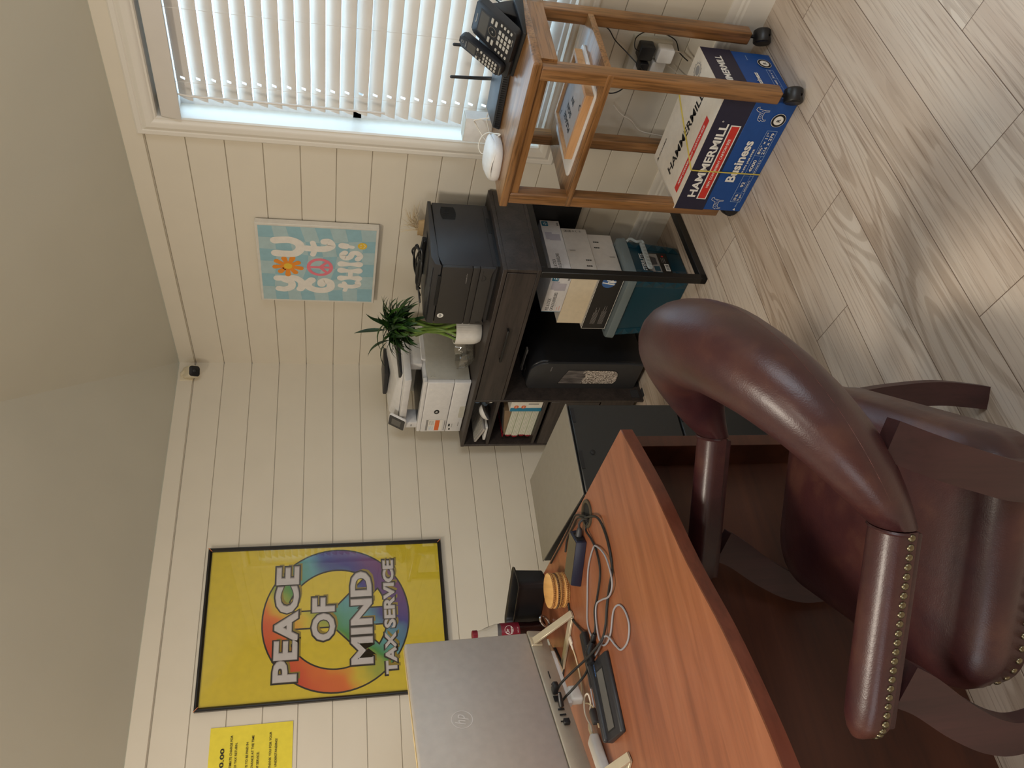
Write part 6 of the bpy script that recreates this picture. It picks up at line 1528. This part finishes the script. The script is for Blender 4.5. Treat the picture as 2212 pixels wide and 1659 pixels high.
# arms
for sx_ in (1, -1):
    x0_ = 0.283 * sx_
    mb = MB(); rings = []
    ys = [0.004, -0.01, -0.06, -0.14, -0.22, -0.28, -0.315, -0.333, -0.342]
    for y in ys:
        f = 1.0 if y > -0.30 else max(0.25, math.sqrt(max(0.02, 1 - ((-0.30 - y) / 0.045) ** 2)))
        w_ = 0.0345 * f; zt_ = 0.669 if y > -0.30 else 0.669 - 0.014 * (1 - f); zb_ = 0.622 + 0.008 * (1 - f)
        ring = []
        for t in range(16):
            a = PI * t / 15
            ring.append((x0_ + w_ * math.cos(a), y, zb_ + 0.020 + (zt_ - zb_ - 0.020) * math.sin(a) ** 0.8))
        ring += [(x0_ - w_, y, zb_), (x0_ + w_, y, zb_)]
        rings.append(ring)
    mb.loft(rings); ar = mb.build('arm', lea, ck, 50)
    mb = MB(); pr_ = [Vector((x0_ + sx_ * 0.0, 0.003, 0.6))]
    pts = [(x0_ + 0.0355 * math.cos(PI * t / 12), 0.001, 0.638 + 0.033 * math.sin(PI * t / 12)) for t in range(13)]
    mb.tube(pts, 0.0035, 6); mb.build('welt', lea, ar)
    def nail(m2, c, n_):
        q_ = Vector((0, 0, 1)).rotation_difference(Vector(n_)).to_matrix().to_4x4()
        m2.lathe([(0.0062, 0.0), (0.0062, 0.0008), (0.0054, 0.0022), (0.0035, 0.0034), (0.0, 0.0040)], n=10, M=Matrix.Translation(c) @ q_)
    ln = [(x0_ + 0.0345 * sx_, -0.004 - 0.0150 * i, 0.6325) for i in range(21)]
    nn = [(sx_, 0, 0.05)] * 21
    for k in range(5):
        b = math.radians(18 * (k + 1)); ln.append((x0_ + sx_ * 0.0345 * math.cos(b) * 0.95, -0.307 - 0.034 * math.sin(b), 0.633)); nn.append((sx_ * math.cos(b), -math.sin(b), 0))
    for k in range(22):
        c_ = ln[k] if k < len(ln) else None
    for c_, n_ in zip(ln, nn):
        m2 = MB(); nail(m2, c_, n_); m2.build('nail', MAT['brass_nail'], ar, 60)
    # far row on the inner side, and wood rail
    mb = MB(); mb.box(x0_ - 0.028, x0_ + 0.028, -0.32, 0.0, 0.606, 0.624, 0.004, 2); mb.build('arm_rail', MAT['mahogany_leg'], ck)
    # scrolled front support running down to the leg
    path = catmull([(x0_ + .005 * sx_, -0.255, 0.59), (x0_ + .006 * sx_, -0.275, 0.55), (x0_ + .006 * sx_, -0.325, 0.475), (x0_ + .004 * sx_, -0.362, 0.40), (x0_, -0.372, 0.33), (x0_ - 0.01 * sx_, -0.35, 0.2), (x0_ - 0.02 * sx_, -0.335, 0.0)], 6)
    mb = MB(); rings = []
    for i, p in enumerate(path):
        t = (path[min(i + 1, len(path) - 1)] - path[max(i - 1, 0)]).normalized(); n_ = Vector((1, 0, 0)).cross(t).normalized()
        f = i / (len(path) - 1); hw = 0.036 - 0.010 * f; tx = 0.015
        rings.append([p + n_ * hw + Vector((tx, 0, 0)), p + n_ * hw - Vector((tx, 0, 0)), p - n_ * hw - Vector((tx, 0, 0)), p - n_ * hw + Vector((tx, 0, 0))])
    mb.loft(rings); fl_ = mb.build('leg', MAT['mahogany_leg'], ck, 50)
    mb = MB(); mb.lathe([(0.006, 0), (0.006, 0.001), (0.003, 0.002), (0.0, 0.002)], n=12, M=Matrix.Translation((x0_ + sx_ * 0.0185, -0.392, 0.315)) @ Matrix.Rotation(sx_ * PI / 2, 4, 'Y')); mb.build('screw', MAT['brass_nail'], fl_)
    # rear upright continuing as the sabre leg
    path = catmull([(0.270 * sx_, 0.135, 0.66), (0.292 * sx_, 0.115, 0.60), (0.296 * sx_, 0.092, 0.52), (0.294 * sx_, 0.072, 0.43), (0.280 * sx_, 0.075, 0.32), (0.262 * sx_, 0.095, 0.22), (0.240 * sx_, 0.110, 0.11), (0.215 * sx_, 0.105, 0.0)], 6)
    mb = MB(); rings = []
    for i, p in enumerate(path):
        t = (path[min(i + 1, len(path) - 1)] - path[max(i - 1, 0)]).normalized(); n_ = Vector((1, 0, 0)).cross(t).normalized()
        hw = 0.031 if i < 18 else 0.031 - 0.005 * (i - 18) / (len(path) - 18); tx = 0.014
        rings.append([p + n_ * hw + Vector((tx, 0, 0)), p + n_ * hw - Vector((tx, 0, 0)), p - n_ * hw - Vector((tx, 0, 0)), p - n_ * hw + Vector((tx, 0, 0))])
    mb.loft(rings); mb.build('leg', MAT['mahogany_leg'], ck, 50)
# seat: padded top over an upholstered rail with a row of nails
mb = MB(); rings = []
def seatring(s_, z, dy=0.0): return [(x * s_, (y + 0.06) * s_ - 0.06 + dy, z) for x, y in rrect(-0.292, 0.292, -0.325, 0.132, 0.10, 9)]
for s_, z in ((0.965, 0.345), (0.985, 0.350), (0.985, 0.385), (1.0, 0.392), (1.0, 0.412), (0.975, 0.436), (0.93, 0.451), (0.8, 0.465), (0.55, 0.474), (0.25, 0.478)): rings.append(seatring(s_, z))
mb.loft(rings); se = mb.build('seat', lea, ck, 60)
mb = MB(); rings = [seatring(0.90, 0.30), seatring(0.92, 0.345)]; mb.loft(rings); mb.build('seat_frame', MAT['mahogany_leg'], ck)
per = rrect(-0.292 * .987, 0.292 * .987, -0.322, 0.130, 0.10, 9)
pp_ = [Vector((x, y, 0.362)) for x, y in per] + [Vector((per[0][0], per[0][1], 0.362))]
tot = sum((pp_[i + 1] - pp_[i]).length for i in range(len(pp_) - 1)); nN = 84; st_ = tot / nN; pos = 0.0; i = 0; rem = 0.0
k = 0; cur = 0.0
for i in range(len(pp_) - 1):
    L_ = (pp_[i + 1] - pp_[i]).length
    while k * st_ <= cur + L_ and k < nN:
        p = pp_[i].lerp(pp_[i + 1], (k * st_ - cur) / L_); n_ = (pp_[i + 1] - pp_[i]).normalized().cross(Vector((0, 0, 1)))
        if p.y < -0.02: m2 = MB(); nail(m2, p - n_ * 0.001, n_); m2.build('nail', MAT['brass_nail'], se, 60)
        k += 1
    cur += L_
